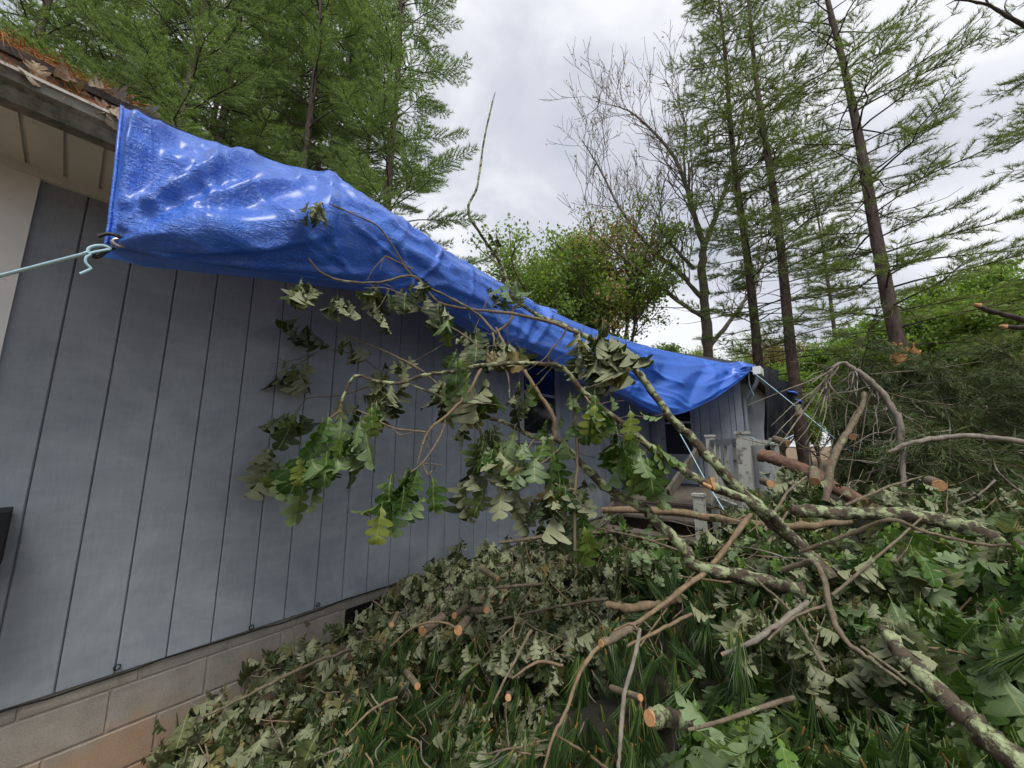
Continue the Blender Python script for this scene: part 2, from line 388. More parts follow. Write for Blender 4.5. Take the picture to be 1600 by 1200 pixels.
M_TREELEAF = mk_leaf('tree_leaf_green', (0.10, 0.165, 0.05), (0.21, 0.30, 0.085), (0.21, 0.30, 0.09), (0.25, 0.30, 0.09), ya=0.9, trans=0.42, rough=0.5, veins=False)
M_TREELEAF2 = mk_leaf('tree_leaf_bright', (0.10, 0.17, 0.045), (0.20, 0.29, 0.075), (0.20, 0.29, 0.08), (0.27, 0.34, 0.10), ya=0.9, trans=0.4, rough=0.5, veins=False)
M_BROWNLEAF = mk_leaf('tree_leaf_brown', (0.26, 0.15, 0.085), (0.38, 0.24, 0.15), (0.38, 0.25, 0.16), (0.40, 0.28, 0.18), trans=0.25, rough=0.6, veins=False)
M_MOSS = mat_simple('gutter_moss', (0.075, 0.08, 0.015), 0.95, 0.5, 30, 0.006, 90)
def mk_ground():
    m, t, b = newmat('ground_soil')
    n = noise(t, 0.6, 6, 0.6, coord='World'); f = noise(t, 25, 5, 0.65, coord='World')
    c = ramp(t, n, [(0.35, (0.24, 0.125, 0.06)), (0.5, (0.15, 0.10, 0.055)), (0.65, (0.07, 0.10, 0.03))])
    c = mixc(t, 0.5, c, ramp(t, f, [(0.3, (0.06, 0.04, 0.025)), (0.7, (0.30, 0.19, 0.10))]))
    t.links.new(c, b.inputs['Base Color']); b.inputs['Roughness'].default_value = 0.95
    bump(t, b, f, 0.9, 0.02); return m
M_GROUND = mk_ground()
M_PILE_SHADE = mat_simple('litter_with_painted_shade', (0.02, 0.018, 0.010), 0.95, 0.6, 30, 0.02, 50)  # near-black: the shade deep inside the pile is put into this colour

# ------------------------------------------------------------------ ground
gx = np.concatenate([-np.geomspace(400, 12, 14), np.linspace(-10, 14, 49), np.geomspace(16, 400, 14)])
X, Y = np.meshgrid(gx, gx, indexing='ij')
Z = (vnoise(X * 0.8, Y * 0.8, 3) - 0.5) * 0.10 + (vnoise(X * 0.05, Y * 0.05, 5) - 0.5) * 1.2 * np.clip((np.hypot(X, Y) - 14) / 20, 0, 1)
k = len(gx); i, j = np.meshgrid(np.arange(k - 1), np.arange(k - 1), indexing='ij'); a = i * k + j
tag(link('ground', mesh_np('ground', np.stack([X, Y, Z], -1).reshape(-1, 3), [np.stack([a, a + k, a + k + 1, a + 1], -1).reshape(-1, 4)], M_GROUND)), kind='structure')

# ------------------------------------------------------------------ house
PITCHB, ZB, ZT, YE, XW = 0.2017, 0.56, 3.16, 8.5, 1.80
house = thing('house', 'low blue-grey board-sided house with block foundation and tarped roof', 'house', (0, 4, 0))
siding = MB().box((-0.13, -0.45, ZB - 0.01), (-0.016, YE, ZT + 0.35)).build('wall', M_GROOVE, house)
def board_mesh(wd, h, th=0.016):
    c = 0.005; y0, y1 = -wd / 2, wd / 2
    V = []
    for z in (0, h): V += [(-0.004, y0, z), (th - 0.004 - c, y0, z), (th - 0.004, y0 + c, z), (th - 0.004, y1 - c, z), (th - 0.004 - c, y1, z), (-0.004, y1, z)]
    F4 = [(i, i + 1, i + 7, i + 6) for i in range(5)]
    return mesh_np('siding_board', V, [F4, [(5, 4, 3, 2, 1, 0), (6, 7, 8, 9, 10, 11)]], M_SIDING, smooth=False)
bm_std = board_mesh(PITCHB - 0.0045, ZT - ZB)
g0 = 0.323 - 3 * PITCHB
for q in range(0, 43):
    yc = g0 + PITCHB * (q + 0.5)
    if yc > YE: break
    if 3.80 < yc < 4.62 and False: continue
    link('siding_board', bm_std, siding, Matrix.Translation((-0.012, yc, ZB)))
MB().box((-0.10, -0.62, ZB - 0.02), (0.022, g0 + 0.035, ZT - 0.002)).build('corner_board', M_TRIM, house)
MB().box((-0.002, -0.60, ZT - 0.05), (0.035, 6.1, ZT + 0.012)).build('frieze_board', M_SOFFIT, house)
MB().box((-0.01, 6.13, ZB), (0.028, 6.24, ZT - 0.06)).build('corner_board', M_DARKTRIM, house)
# body behind the front wall
MB().box((-7.0, -0.45, 0.0), (-0.14, 8.4, ZT + 0.3)).build('house_body', M_SIDING, house)
# foundation of concrete blocks
fnd = MB().box((-0.20, -0.45, -0.2), (-0.028, YE, ZB + 0.02)).build('foundation', M_MORTAR, house)
bl = MB(); c = 0.006
def block_mesh(L, H, D=0.17):
    V = []; cc = 0.004
    for x, s in ((-D, 0), (-cc, 0), (0, cc)):
        V += [(x, -L/2 + s, -H/2 + s), (x, L/2 - s, -H/2 + s), (x, L/2 - s, H/2 - s), (x, -L/2 + s, H/2 - s)]
    F = []
    for r in (0, 4): F += [(r + q, r + (q + 1) % 4, r + 4 + (q + 1) % 4, r + 4 + q) for q in range(4)]
    F.append((8, 9, 10, 11))
    return mesh_np('concrete_block', V, [F], M_BLOCK, smooth=False)
bm_full, bm_cap = block_mesh(0.394, 0.196), block_mesh(0.394, 0.070)
for r, (zc, off, bmx) in enumerate(((0.515, 0.1, bm_cap), (0.372, 0.0, bm_full), (0.164, 0.2017, bm_full), (-0.044, 0.0, bm_full))):
    for q in range(-2, 21):
        yc = 0.323 + 0.2017 + q * 0.4034 + off
        if yc < -0.3 or yc > YE - 0.15: continue
        if r == 1 and 1.62 < yc < 2.0: continue          # crawl-space vent opening
        link('concrete_block', bmx, fnd, Matrix.Translation((-0.022 + rng.normal(0, 0.0015), yc, zc)))
vy0, vy1 = 1.58, 1.93
vent = MB().box((-0.06, vy0, 0.28), (-0.0255, vy1, 0.47)).build('crawl_space_vent', M_BLACK, house)
for q in range(9): MB().box((-0.025, vy0 + 0.01 + q * 0.041, 0.285), (-0.018, vy0 + 0.016 + q * 0.041, 0.465)).build('vent_bar', M_IRON, vent)
for q in range(4): MB().box((-0.0245, vy0, 0.30 + q * 0.045), (-0.0195, vy1, 0.306 + q * 0.045)).build('vent_bar', M_IRON, vent)
# window in the long wall
wy0, wy1, wz0, wz1 = 3.80, 4.56, 1.90, 2.98
win = MB().box((-0.006, wy0, wz0), (0.008, wy1, wz1)).build('window', M_GLASS, house)
for (a0, a1, b0, b1) in ((wy0 - 0.09, wy0, wz0 - 0.09, wz1 + 0.09), (wy1, wy1 + 0.09, wz0 - 0.09, wz1 + 0.09), (wy0, wy1, wz0 - 0.09, wz0), (wy0, wy1, wz1, wz1 + 0.09)):
    MB().box((-0.005, a0, b0), (0.030, a1, b1)).build('window_frame', M_DARKTRIM, win)
MB().box((0.001, wy0, (wz0 + wz1) / 2 - 0.02), (0.016, wy1, (wz0 + wz1) / 2 + 0.02)).build('sash_bar', M_DARKTRIM, win)
MB().box((0.0, wy0 - 0.12, wz0 - 0.13), (0.06, wy1 + 0.12, wz0 - 0.092)).build('window_sill', M_DARKTRIM, win)
# soffit slats, fascia, gutter, roof
XE = 0.62
for q in range(24):
    y0 = -1.42 + q * 0.125
    if y0 > 1.4: break
    MB().box((0.03, y0 + 0.008, ZT - 0.002), (XE, y0 + 0.117, ZT + 0.012)).build('soffit_slat', M_SOFFIT, house)
MB().box((0.0, -1.42, ZT + 0.013), (XE, YE, ZT + 0.03)).build('soffit_backing', M_SOFFIT, house)
MB().box((XE - 0.005, -1.45, ZT - 0.07), (XE + 0.02, 8.2, ZT + 0.135)).build('fascia_board', M_FASCIA, house)
# K-style gutter profile swept along y
prof = [(XE + 0.022, ZT + 0.03), (XE + 0.022, ZT - 0.09), (XE + 0.085, ZT - 0.09), (XE + 0.105, ZT - 0.045), (XE + 0.125, ZT - 0.025), (XE + 0.13, ZT + 0.018)]
ys = np.linspace(-1.45, 8.2, 30); V = np.array([[px, y, pz] for y in ys for px, pz in prof]); kk = len(prof)
F = [(r * kk + q, r * kk + q + 1, (r + 1) * kk + q + 1, (r + 1) * kk + q) for r in range(len(ys) - 1) for q in range(kk - 1)]
gut = link('gutter', mesh_np('gutter', V, [F], M_GUTTER, smooth=False), house)
MB().box((XE + 0.122, -1.45, ZT + 0.012), (XE + 0.140, 8.2, ZT + 0.024)).build('gutter_lip', M_LIP, gut)
# main roof (two slopes) and raised wing roof
RX = -3.4; RS = 0.33
def slab(name, x0, z0, x1, z1, y0, y1, th, mat, parent):
    d = np.array([x1 - x0, z1 - z0]); n = np.array([-d[1], d[0]]) / np.linalg.norm(d) * th
    if n[1] < 0: n = -n
    V = [(x0, y0, z0), (x1, y0, z1), (x1 + n[0], y0, z1 + n[1]), (x0 + n[0], y0, z0 + n[1])]
    V += [(x, y1, z) for x, _, z in V]
    return link(name, mesh_np(name, V, [[(0,1,2,3),(7,6,5,4),(0,4,5,1),(1,5,6,2),(2,6,7,3),(3,7,4,0)]], mat, smooth=False), parent)
slab('roof', XE + 0.035, ZT + 0.137, RX, ZT + 0.137 + RS * (XE + 0.035 - RX), -1.45, 8.2, 0.03, M_SHINGLE, house)
slab('roof', RX, ZT + 0.137 + RS * (XE + 0.035 - RX), -7.6, ZT - 0.1, -1.45, 8.2, 0.03, M_SHINGLE, house)
# gable end triangle
link('gable', mesh_np('gable', [(-0.02, -0.452, ZT + 0.3), (-7.0, -0.452, ZT + 0.0), (RX, -0.452, ZT + RS * (XE - RX) + 0.18)], [[(0, 2, 1)]], M_SIDING, smooth=False), house)

# ---- wing of the house with the door, facing back along the wall
wing = thing('house_wing', 'projecting end of the house with door beside the porch railing', 'house wing', (0.9, 10, 0))
MB().box((-7.0, YE + 0.02, 0.3), (XW - 0.02, 14.5, ZT + 0.05)).build('wing_body', M_GROOVE, wing)
bw = 0.185; dx0, dx1 = 0.22, 0.93
def yboard(x0, x1, z0, z1, nm='siding_board', mat=None, y=0.0):
    MB().box((x0 + 0.004, YE - 0.004 - y, z0), (x1 - 0.004, YE + 0.025, z1)).build(nm, mat or M_SIDING, wing)
yboard(0.0, dx0 - 0.10, 0.5, 3.4)
xx = dx1 + 0.11
while xx < XW - 0.13:
    yboard(xx, min(xx + bw, XW - 0.11), 0.5, 3.35); xx += bw
yboard(XW - 0.11, XW + 0.02, 0.5, 3.2, 'corner_board', M_DARKTRIM, 0.015)
yboard(dx0 - 0.10, dx0, 0.9, 3.05, 'door_frame', M_DARKTRIM, 0.02)
yboard(dx1, dx1 + 0.10, 0.9, 3.05, 'door_frame', M_DARKTRIM, 0.02)
yboard(dx0, dx1, 2.98, 3.08, 'door_frame', M_DARKTRIM, 0.02)
door = MB().box((dx0, YE - 0.003, 0.94), (dx1, YE + 0.02, 2.98)).build('door', M_DARKTRIM, wing)
MB().box((dx0 + 0.10, YE - 0.012, 1.55), (dx1 - 0.08, YE - 0.004, 2.88)).build('door_pane', M_GLASS, door)
MB().box((dx0 + 0.10, YE - 0.016, 2.2), (dx1 - 0.08, YE - 0.0125, 2.24)).build('pane_bar', M_DARKTRIM, door)
MB().lathe([(0.0, 0), (0.02, 0.0), (0.025, 0.02), (0.0, 0.04)], (dx0 + 0.06, YE - 0.03, 1.9), 10).build('door_knob', M_STEEL, door)
yside = MB()
for q in range(24):
    MB().box((XW - 0.022, YE + 0.03 + q * 0.25, 0.5), (XW, YE + 0.27 + q * 0.25, ZT + 0.02)).build('siding_board', M_SIDING, wing)
EX = 2.10
slab('roof', EX, ZT + 0.05, RX, ZT + 0.05 + RS * (EX - RX), YE - 0.22, 14.8, 0.06, M_SHINGLE, wing)
slab('roof', RX, ZT + 0.05 + RS * (EX - RX), -7.6, ZT, YE - 0.22, 14.8, 0.06, M_SHINGLE, wing)
# rake face between roof and wall
link('rake_wall', mesh_np('rake_wall', [(XW, YE + 0.01, ZT + 0.0), (-3, YE + 0.01, ZT + 0.0), (-3, YE + 0.01, ZT + RS * (EX + 3)), (XW, YE + 0.01, ZT + 0.05 + RS * (EX - XW))], [[(0, 1, 2, 3)]], M_SIDING, smooth=False), wing)
MB().box((EX - 0.02, YE - 0.24, ZT - 0.09), (EX + 0.11, 14.8, ZT + 0.06)).build('wing_gutter', M_TRIM, wing)
MB().tube(catmull([(EX + 0.03, YE - 0.1, ZT - 0.09), (EX, YE - 0.1, ZT - 0.25), (XW + 0.12, YE + 0.02, ZT - 0.5), (XW + 0.06, YE + 0.05, ZT - 0.7), (XW + 0.06, YE + 0.05, 0.6)], 6), 0.04, 8).build('downspout', M_DARKTRIM, wing, True)
MB().lathe([(0, 0), (0.05, 0.01), (0.06, 0.06), (0.03, 0.1), (0, 0.1)], (1.42, YE - 0.07, 2.78), 12).build('porch_light', M_IRON, wing)

# ---- porch with peeling railing and steps
porch = thing('porch', 'small raised wooden porch with peeling white railing and steps', 'porch', (1.3, 7, 0))
PZ = 0.90
px0, px1, py0, py1 = 0.18, 2.34, 5.9, YE - 0.01
for q in range(int((py1 - py0) / 0.145)):
    MB().box((px0, py0 + q * 0.145, PZ - 0.035), (px1, py0 + q * 0.145 + 0.138, PZ)).build('deck_board', M_OLDWOOD, porch)
MB().box((px0, py0 + 0.01, PZ - 0.22), (px1 - 0.02, py0 + 0.05, PZ - 0.037)).build('deck_joist', M_OLDWOOD, porch)
MB().box((px1 - 0.05, py0, PZ - 0.22), (px1 - 0.01, py1, PZ - 0.037)).build('deck_joist', M_OLDWOOD, porch)
def post(x, y, z0, z1, s=0.12):
    o = MB(); o.box((x - s/2, y - s/2, z0), (x + s/2, y + s/2, z1)); o.box((x - s/2 - 0.012, y - s/2 - 0.012, z1), (x + s/2 + 0.012, y + s/2 + 0.012, z1 + 0.03))
    return o.build('railing_post', M_PEEL, porch)
p1 = Px(1161, 690, 2.28); p2 = Py(1110, 690, 5.95)
RT = 1.84
post(2.28, p1[1], 0, RT + 0.03, 0.12); post(2.28, py1 - 0.1, 0, RT)
post(p2[0], 5.95, 0, RT + 0.02, 0.10)
def rail_run(a, b, n):
    a = np.array(a); b = np.array(b)
    MB().bar((*a, RT - 0.06), (*b, RT - 0.06), 0.05, 0.08).build('rail', M_PEEL, porch)
    MB().bar((*a, PZ + 0.10), (*b, PZ + 0.10), 0.05, 0.07).build('rail', M_PEEL, porch)
    for q in range(n):
        c = a + (b - a) * (q + 1) / (n + 1)
        MB().box((c[0] - 0.022, c[1] - 0.022, PZ + 0.10), (c[0] + 0.022, c[1] + 0.022, RT - 0.06)).build('baluster', M_PEEL, porch)
rail_run((p2[0], 5.95), (2.28, p1[1]), 3)
MB().bar((2.28, p1[1], RT - 0.06), (2.28, py1 - 0.1, RT - 0.06), 0.05, 0.08).build('rail', M_PEEL, porch)
# steps towards the camera along the wall
for q in range(4):
    MB().box((0.25, 5.9 - 0.28 * (q + 1), PZ - 0.19 * (q + 1) - 0.035), (p2[0] - 0.08, 5.9 - 0.28 * q, PZ - 0.19 * (q + 1))).build('step', M_OLDWOOD, porch)
p3 = Py(1092, 775, 4.9)
post(p3[0], 4.9, 0, p3[2], 0.11)
MB().bar((p2[0] - 0.12, 5.95, RT - 0.1), (p3[0] - 0.35, 4.9, 1.15), 0.045, 0.12).build('stair_rail', M_OLDWOOD, porch)
MB().bar((0.25, 5.9, PZ - 0.15), (0.25, 4.75, 0.05), 0.04, 0.2).build('stringer', M_OLDWOOD, porch)
MB().bar((p2[0] - 0.1, 5.9, PZ - 0.15), (p2[0] - 0.1, 4.75, 0.05), 0.04, 0.2).build('stringer', M_OLDWOOD, porch)

# ---- black box on the wall at the left edge, cable with eyelets, stains
bx = thing('wall_box', 'black slatted box with a pale band on the wall at left', 'wall box', (0.1, -0.3, 1.28))
MB().box((0.018, -0.50, 1.22), (0.24, -0.115, 1.46)).build('box_body', M_BLACK, bx)
for q in range(5): MB().box((0.03, -0.49, 1.24 + q * 0.044), (0.25, -0.16, 1.258 + q * 0.044)).build('slat', M_BLACK, bx)
MB().box((0.03, -0.50, 1.145), (0.235, -0.12, 1.217)).build('pale_band', M_TRIM, bx)
MB().box((0.025, -0.50, 1.11), (0.238, -0.117, 1.144)).build('lower_rim', M_BLACK, bx)
cab = thing('cable', 'thin dark cable running along the bottom edge of the siding', 'cable', (0.01, 2, 0.55))
cpts = []
for y in np.linspace(-0.4, 5.5, 60): cpts.append((0.012, y, ZB - 0.004 + 0.006 * math.sin(y * 5) - (0.012 if 0 < y % 1.0 < 0.5 else 0)))
MB().tube(catmull(cpts, 2), 0.004, 5).build('cable_run', M_BLACK, cab, True)
for (u, v) in ((183, 1043), (393, 980), (497, 945), (641, 901), (760, 866)):
    p = Px(u, v, 0.012); 
    MB().tube([p + np.array([0.0, 0.013 * math.cos(a), 0.013 * math.sin(a)]) for a in np.linspace(0, 6.0, 10)], 0.0035, 5).build('eyelet', M_IRON, cab, True)

# ------------------------------------------------------------------ tarp
def pt(u, v, k):
    return Py(u, v, float(k[1:])) if isinstance(k, str) else Px(u, v, k)
R1 = [(190,165,.76),(270,199,.78),(360,231,.80),(440,255,.84),(511,276,.90),(600,340,.84),(650,368,.80),(700,396,.79),(770,438,.79),(815,464,.78),(865,488,.78),(920,511,.78),(970,528,.80),(1030,545,'y6.4'),(1090,558,'y7.6'),(1135,567,'y8.15'),(1177,571,'y8.32')]
R2 = [(172,350,.97),(275,362,1.08),(370,358,1.14),(455,353,1.17),(530,354,1.17),(600,366,1.14),(650,402,1.10),(705,436,1.08),(770,472,1.02),(818,500,.98),(868,528,.98),(925,560,1.0),(980,590,'y5.5'),(1043,612,'y6.4'),(1100,603,'y7.4'),(1142,588,'y8.05'),(1175,575,'y8.3')]
R3 = [(165,385,.97),(260,401,1.0),(356,415,1.0),(450,428,1.0),(540,441,1.0),(610,452,.98),(660,466,.95),(708,486,.95),(776,524,.93),(816,542,.92),(865,563,.92),(920,594,.95),(980,620,'y5.5'),(1045,648,'y6.3'),(1105,628,'y7.35'),(1145,602,'y8.0'),(1173,579,'y8.3')]
r1 = np.array([pt(*a) for a in R1]); r2 = np.array([pt(*a) for a in R2]); r3 = np.array([pt(*a) for a in R3])
roof_n = np.array([-1.1, 0, 0.36]); 
r0 = r1 + np.array([-0.5, 0, 0.10]); r00 = r1 + roof_n * 1.6
r0[13:, 0] -= 0.2
r15 = (r1 + r2) / 2 + np.array([0.05, 0, 0.02])
flap = np.array([0.0,0,.3,.8,1,1,1,1,1,1,1,.8,.3,0,0,0,0])[:, None]
r4 = r3 + np.array([-0.10, 0, -0.01]) + flap * np.array([-0.10, 0, 0.04])
rows = np.stack([r00, r0, r1, r15, r2, r3, r4])          # (7,17,3)
def lin(p, n):
    t_ = np.linspace(0, len(p) - 1, (len(p) - 1) * n + 1); k_ = np.minimum(t_.astype(int), len(p) - 2); f_ = (t_ - k_)[:, None]
    return p[k_] * (1 - f_) + p[k_ + 1] * f_
g = np.stack([0.65 * lin(rows[:, c], 24) + 0.35 * catmull(rows[:, c], 24) for c in range(17)], 1)
for _ in range(3): g[1:-1] = (g[:-2] + 2 * g[1:-1] + g[2:]) / 4
g = np.stack([catmull(g[r], 36) for r in range(g.shape[0])], 0)
nr, nc = g.shape[:2]
du = np.gradient(g, axis=1); dv = np.gradient(g, axis=0); nn = unit(np.cross(du, dv))
S, T = np.meshgrid(np.linspace(0, 6, nr), np.linspace(0, 16, nc), indexing='ij')
L = T * 0.55
fold = np.zeros_like(S)
# creases fanning out of the tied corner
cx, cz = g[120, 0, 1], g[120, 0, 2]
dyc = g[..., 1] - cx; dzc = g[..., 2] - cz
an = np.arctan2(dzc, dyc); rr = np.hypot(dyc, dzc)
fan = (1 - np.abs(np.sin(an * 6.0 + 0.5 * np.sin(rr * 4)))) ** 1.5
fold += 0.075 * fan * np.exp(-((rr - 0.40) / 0.55) ** 2) * np.clip(rr / 0.12, 0, 1)
fan2 = (1 - np.abs(np.sin(an * 15.0 + 1.0))) ** 2
fold += 0.022 * fan2 * np.exp(-((rr - 0.45) / 0.5) ** 2) * np.clip(rr / 0.2, 0, 1)
fold += 0.018 * vnoise(L * 0.9 + S * 0.5, S * 0.8 - L * 0.3, 1)
fold += 0.030 * (1 - np.abs(vnoise(L * 0.8 + S * 2.0, S * 0.5 - L * 2.2, 2) - 0.5) * 2) ** 3
# drapes under the far sag
sag = np.exp(-((T - 13.2) / 1.6) ** 2); fold += sag * 0.09 * np.abs(np.sin((T - 13.2) * 3.0 + (S - 2) * 0.9)) * np.clip((S - 2) / 1.5, 0, 1) * np.clip((5.2 - S), 0, 1)
edge = np.clip((S - 2.0) / 0.5, 0.03, 1) * np.clip((5.05 - S) / 0.3 , 0.15, 1) * np.clip(T / 0.3, 0.1, 1) * np.clip((16 - T) / 0.4, 0.1, 1)
sgn = np.sign(np.mean(nn[60, :, 0])) or 1
# long sharp creases pressed into the sheet
rc = np.random.default_rng(77); my, mz = g[..., 1], g[..., 2] + 0.6 * g[..., 0]
cl_ = []
for q in range(70):
    k_ = rc.integers(0, 577); r_ = rc.integers(50, 118); y0, z0 = my[r_, min(k_, nc - 1)], mz[r_, min(k_, nc - 1)]
    a_ = rc.choice([0.75, -0.5, 1.3, 0.1, -0.25]) + rc.normal(0, 0.25); ln_ = rc.uniform(0.12, 0.55) * (1 + 0.12 * y0); cl_.append((y0, z0, a_, ln_, rc.uniform(0.006, 0.018) * (1 + 0.1 * y0), rc.uniform(0.02, 0.05) * (1 + 0.12 * y0)))
for (ty, tz, hh) in ((0.55, 0.62, .035), (0.75, 0.45, .03), (0.35, 0.60, .028), (1.0, 0.28, .03), (1.3, 0.14, .022)): cl_.append((cx + ty / 2, mz[120, 0] + tz / 2, math.atan2(tz, ty), math.hypot(ty, tz) / 2, hh, 0.04))
sharp = np.zeros_like(S)
for (y0, z0, a_, ln_, hh, ww) in cl_:
    du_ = (my - y0) * math.cos(a_) + (mz - z0) * math.sin(a_); dv_ = -(my - y0) * math.sin(a_) + (mz - z0) * math.cos(a_)
    sharp += hh * np.clip(1 - np.abs(dv_) / ww, 0, 1) * np.clip((1 - np.abs(du_) / ln_) * 2.5, 0, 1)
for _ in range(4):
    fold[1:-1] = (fold[:-2] + 2 * fold[1:-1] + fold[2:]) / 4; fold[:, 1:-1] = (fold[:, :-2] + 2 * fold[:, 1:-1] + fold[:, 2:]) / 4
fold = fold + sharp
g2 = g + nn * sgn * (fold * edge)[..., None]
i, j = np.meshgrid(np.arange(nr - 1), np.arange(nc - 1), indexing='ij'); a = i * nc + j
tarp = thing('blue_tarp', 'large shiny blue tarp draped over the roof edge and tied down', 'tarp', (0.9, 4, 2.6))
link('tarp_sheet', mesh_np('tarp_sheet', g2.reshape(-1, 3), [np.stack([a, a + 1, a + nc + 1, a + nc], -1).reshape(-1, 4)], M_TARP, uv=np.stack([T, S], -1).reshape(-1, 2)), tarp)
# sewn hem along the left and lower edges
hem = np.concatenate([g2[48:121, 0], g2[120, 1:]])
MB().tube(hem + np.array([0.004, 0, 0]), 0.006, 5).build('hem', M_TARP, tarp, True)
gp = Px(186, 381, 1.0)
ringp = [gp + np.array([0.012, 0.017 * math.cos(a), 0.013 * math.sin(a)]) for a in np.linspace(0, 2 * math.pi, 17)]
MB().tube(ringp, 0.006, 6).build('grommet', M_STEEL, tarp, True)
# wad of tarp over a roof vent pipe
vp = Py(870, 490, 4.0) + np.array([-0.1, 0, -0.12]); th = np.linspace(0, 2 * math.pi, 24, endpoint=False)
V = []
for h, r in ((-0.25, 0.16), (0.0, 0.125), (0.12, 0.105), (0.18, 0.075), (0.205, 0.03)):
    for q, a_ in enumerate(th): V.append(vp + np.array([math.cos(a_), math.sin(a_), 0]) * r * (1 + 0.14 * math.sin(q * 2.1 + h * 9)) + np.array([0, 0, h]))
F = [(r * 24 + q, r * 24 + (q + 1) % 24, (r + 1) * 24 + (q + 1) % 24, (r + 1) * 24 + q) for r in range(4) for q in range(24)]
link('tarp_bunch', mesh_np('tarp_bunch', V, [F, [tuple(range(96, 120))]], M_TARP), tarp)
# bungee hook and ropes
bg = thing('bungee_hook', 'black bungee hook through the tied tarp corner grommet', 'hook', gp)
hk = [gp + np.array(d) for d in ((0.02, 0.012, -0.004), (0.035, 0.0, 0.012), (0.035, -0.03, 0.014), (0.03, -0.055, -0.006))]
MB().tube(catmull(hk, 5), 0.0065, 6).build('hook_bend', M_BUNGEE, bg, True)
hk2 = [Px(u, v, 1.02) for u, v in ((178, 386), (166, 393), (156, 400), (148, 402), (146, 396), (158, 388), (172, 384))]
MB().tube(catmull(hk2, 5), 0.0065, 6).build('hook_loop', M_BUNGEE, bg, True)
rp = thing('rope', 'pale blue rope knotted to the near tarp corner, pulled to the left', 'rope', Px(140, 398, 1.03))
ra0 = Px(135, 396, 1.03); ra1 = P(0, 431, 1.28); ra2 = ra0 + (ra1 - ra0) * (ra0[2] - 0.12) / (ra0[2] - ra1[2])
MB().bar(ra2 + np.array([0, 0.06, 0.12]), ra2 + np.array([0, -0.06, -0.25]), 0.04, 0.04).build('stake', M_OLDWOOD, rp)
MB().tube([ra0, ra1, (ra1 + ra2) / 2, ra2], 0.0065, 7).build('rope_run', M_ROPE, rp, True)
MB().tube(catmull([Px(u, v, 1.035) for u, v in ((137, 397), (139, 388), (150, 384), (163, 384), (172, 389), (163, 391), (148, 394), (134, 398))], 5), 0.005, 6).build('rope_loop', M_ROPE, rp, True)
MB().tube(catmull([Px(u, v, 1.045) for u, v in ((130, 396), (136, 394), (141, 398), (135, 402), (134, 410), (139, 416), (142, 420), (134, 424), (125, 428))], 5), 0.0045, 6).build('rope_tail', M_ROPE, rp, True)
rp = thing('rope', 'thin blue rope from the sagging tarp edge down past the steps', 'rope', Py(1060, 690, 6.0))
MB().tube([g2[120, 13 * 36], Py(1075, 700, 5.6), Py(1103, 752, 5.0), Py(1140, 812, 4.3), Py(1190, 890, 3.6)], 0.0065, 6).build('rope_run', M_ROPE, rp, True)
rp = thing('rope', 'thin blue rope from the far tarp corner toward the fallen pine', 'rope', Py(1200, 600, 8.2))
MB().tube([Py(1171, 577, 8.3), Py(1210, 608, 8.0), Py(1252, 642, 7.7), Py(1330, 706, 7.0)], 0.007, 6).build('rope_run', M_ROPE, rp, True)
MB().tube(catmull([Py(1170, 578, 8.3), Py(1171, 600, 8.35), Py(1178, 618, 8.4)], 5), 0.008, 6).build('rope_tail', M_ROPE, rp, True)
rp = thing('rope', 'slack rope drooping beside the porch under the black tarp', 'rope', Py(1200, 690, 7.5))
MB().tube(catmull([Py(1172, 683, 7.2), Py(1195, 692, 7.4), Py(1215, 691, 7.6), Py(1240, 680, 7.8)], 6), 0.010, 6).build('rope_run', M_ROPE, rp, True)
# black tarp hanging down the wing's far side
bt = thing('black_tarp', 'black plastic tarp hanging from the far eave with blue edge', 'tarp', Py(1215, 690, 9.5))
top = [(1190, 573, 8.3), (1205, 578, 8.6), (1222, 597, 9.2), (1236, 614, 9.8), (1249, 631, 10.4)]
bot = [(1192, 702, 8.3), (1206, 704, 8.6), (1216, 700, 9.2), (1230, 672, 9.8), (1243, 645, 10.4)]
A_ = catmull([Py(*q) for q in top], 8); B_ = catmull([Py(*q) for q in bot], 8)
nr2 = 20; G = np.stack([A_ + (B_ - A_) * s for s in np.linspace(0, 1, nr2)])
ss, tt = np.meshgrid(np.linspace(0, 1, nr2), np.linspace(0, 4, len(A_)), indexing='ij')
G[..., 0] += 0.10 * np.abs(vnoise(tt * 4, ss * 2, 9) - 0.5) + 0.06 * np.sin(tt * 7 + ss)
G[..., 1] += 0.08 * (vnoise(tt * 5, ss * 3, 12) - 0.5)
kk = len(A_); i, j = np.meshgrid(np.arange(nr2 - 1), np.arange(kk - 1), indexing='ij'); a = i * kk + j
link('tarp_sheet', mesh_np('tarp_sheet', G.reshape(-1, 3), [np.stack([a, a + kk, a + kk + 1, a + 1], -1).reshape(-1, 4)], M_BTARP), bt)
MB().tube(G[1, 18:] + np.array([0.02, 0, 0]), 0.018, 6, rough=0.3).build('blue_edge', M_TARP, bt, True)

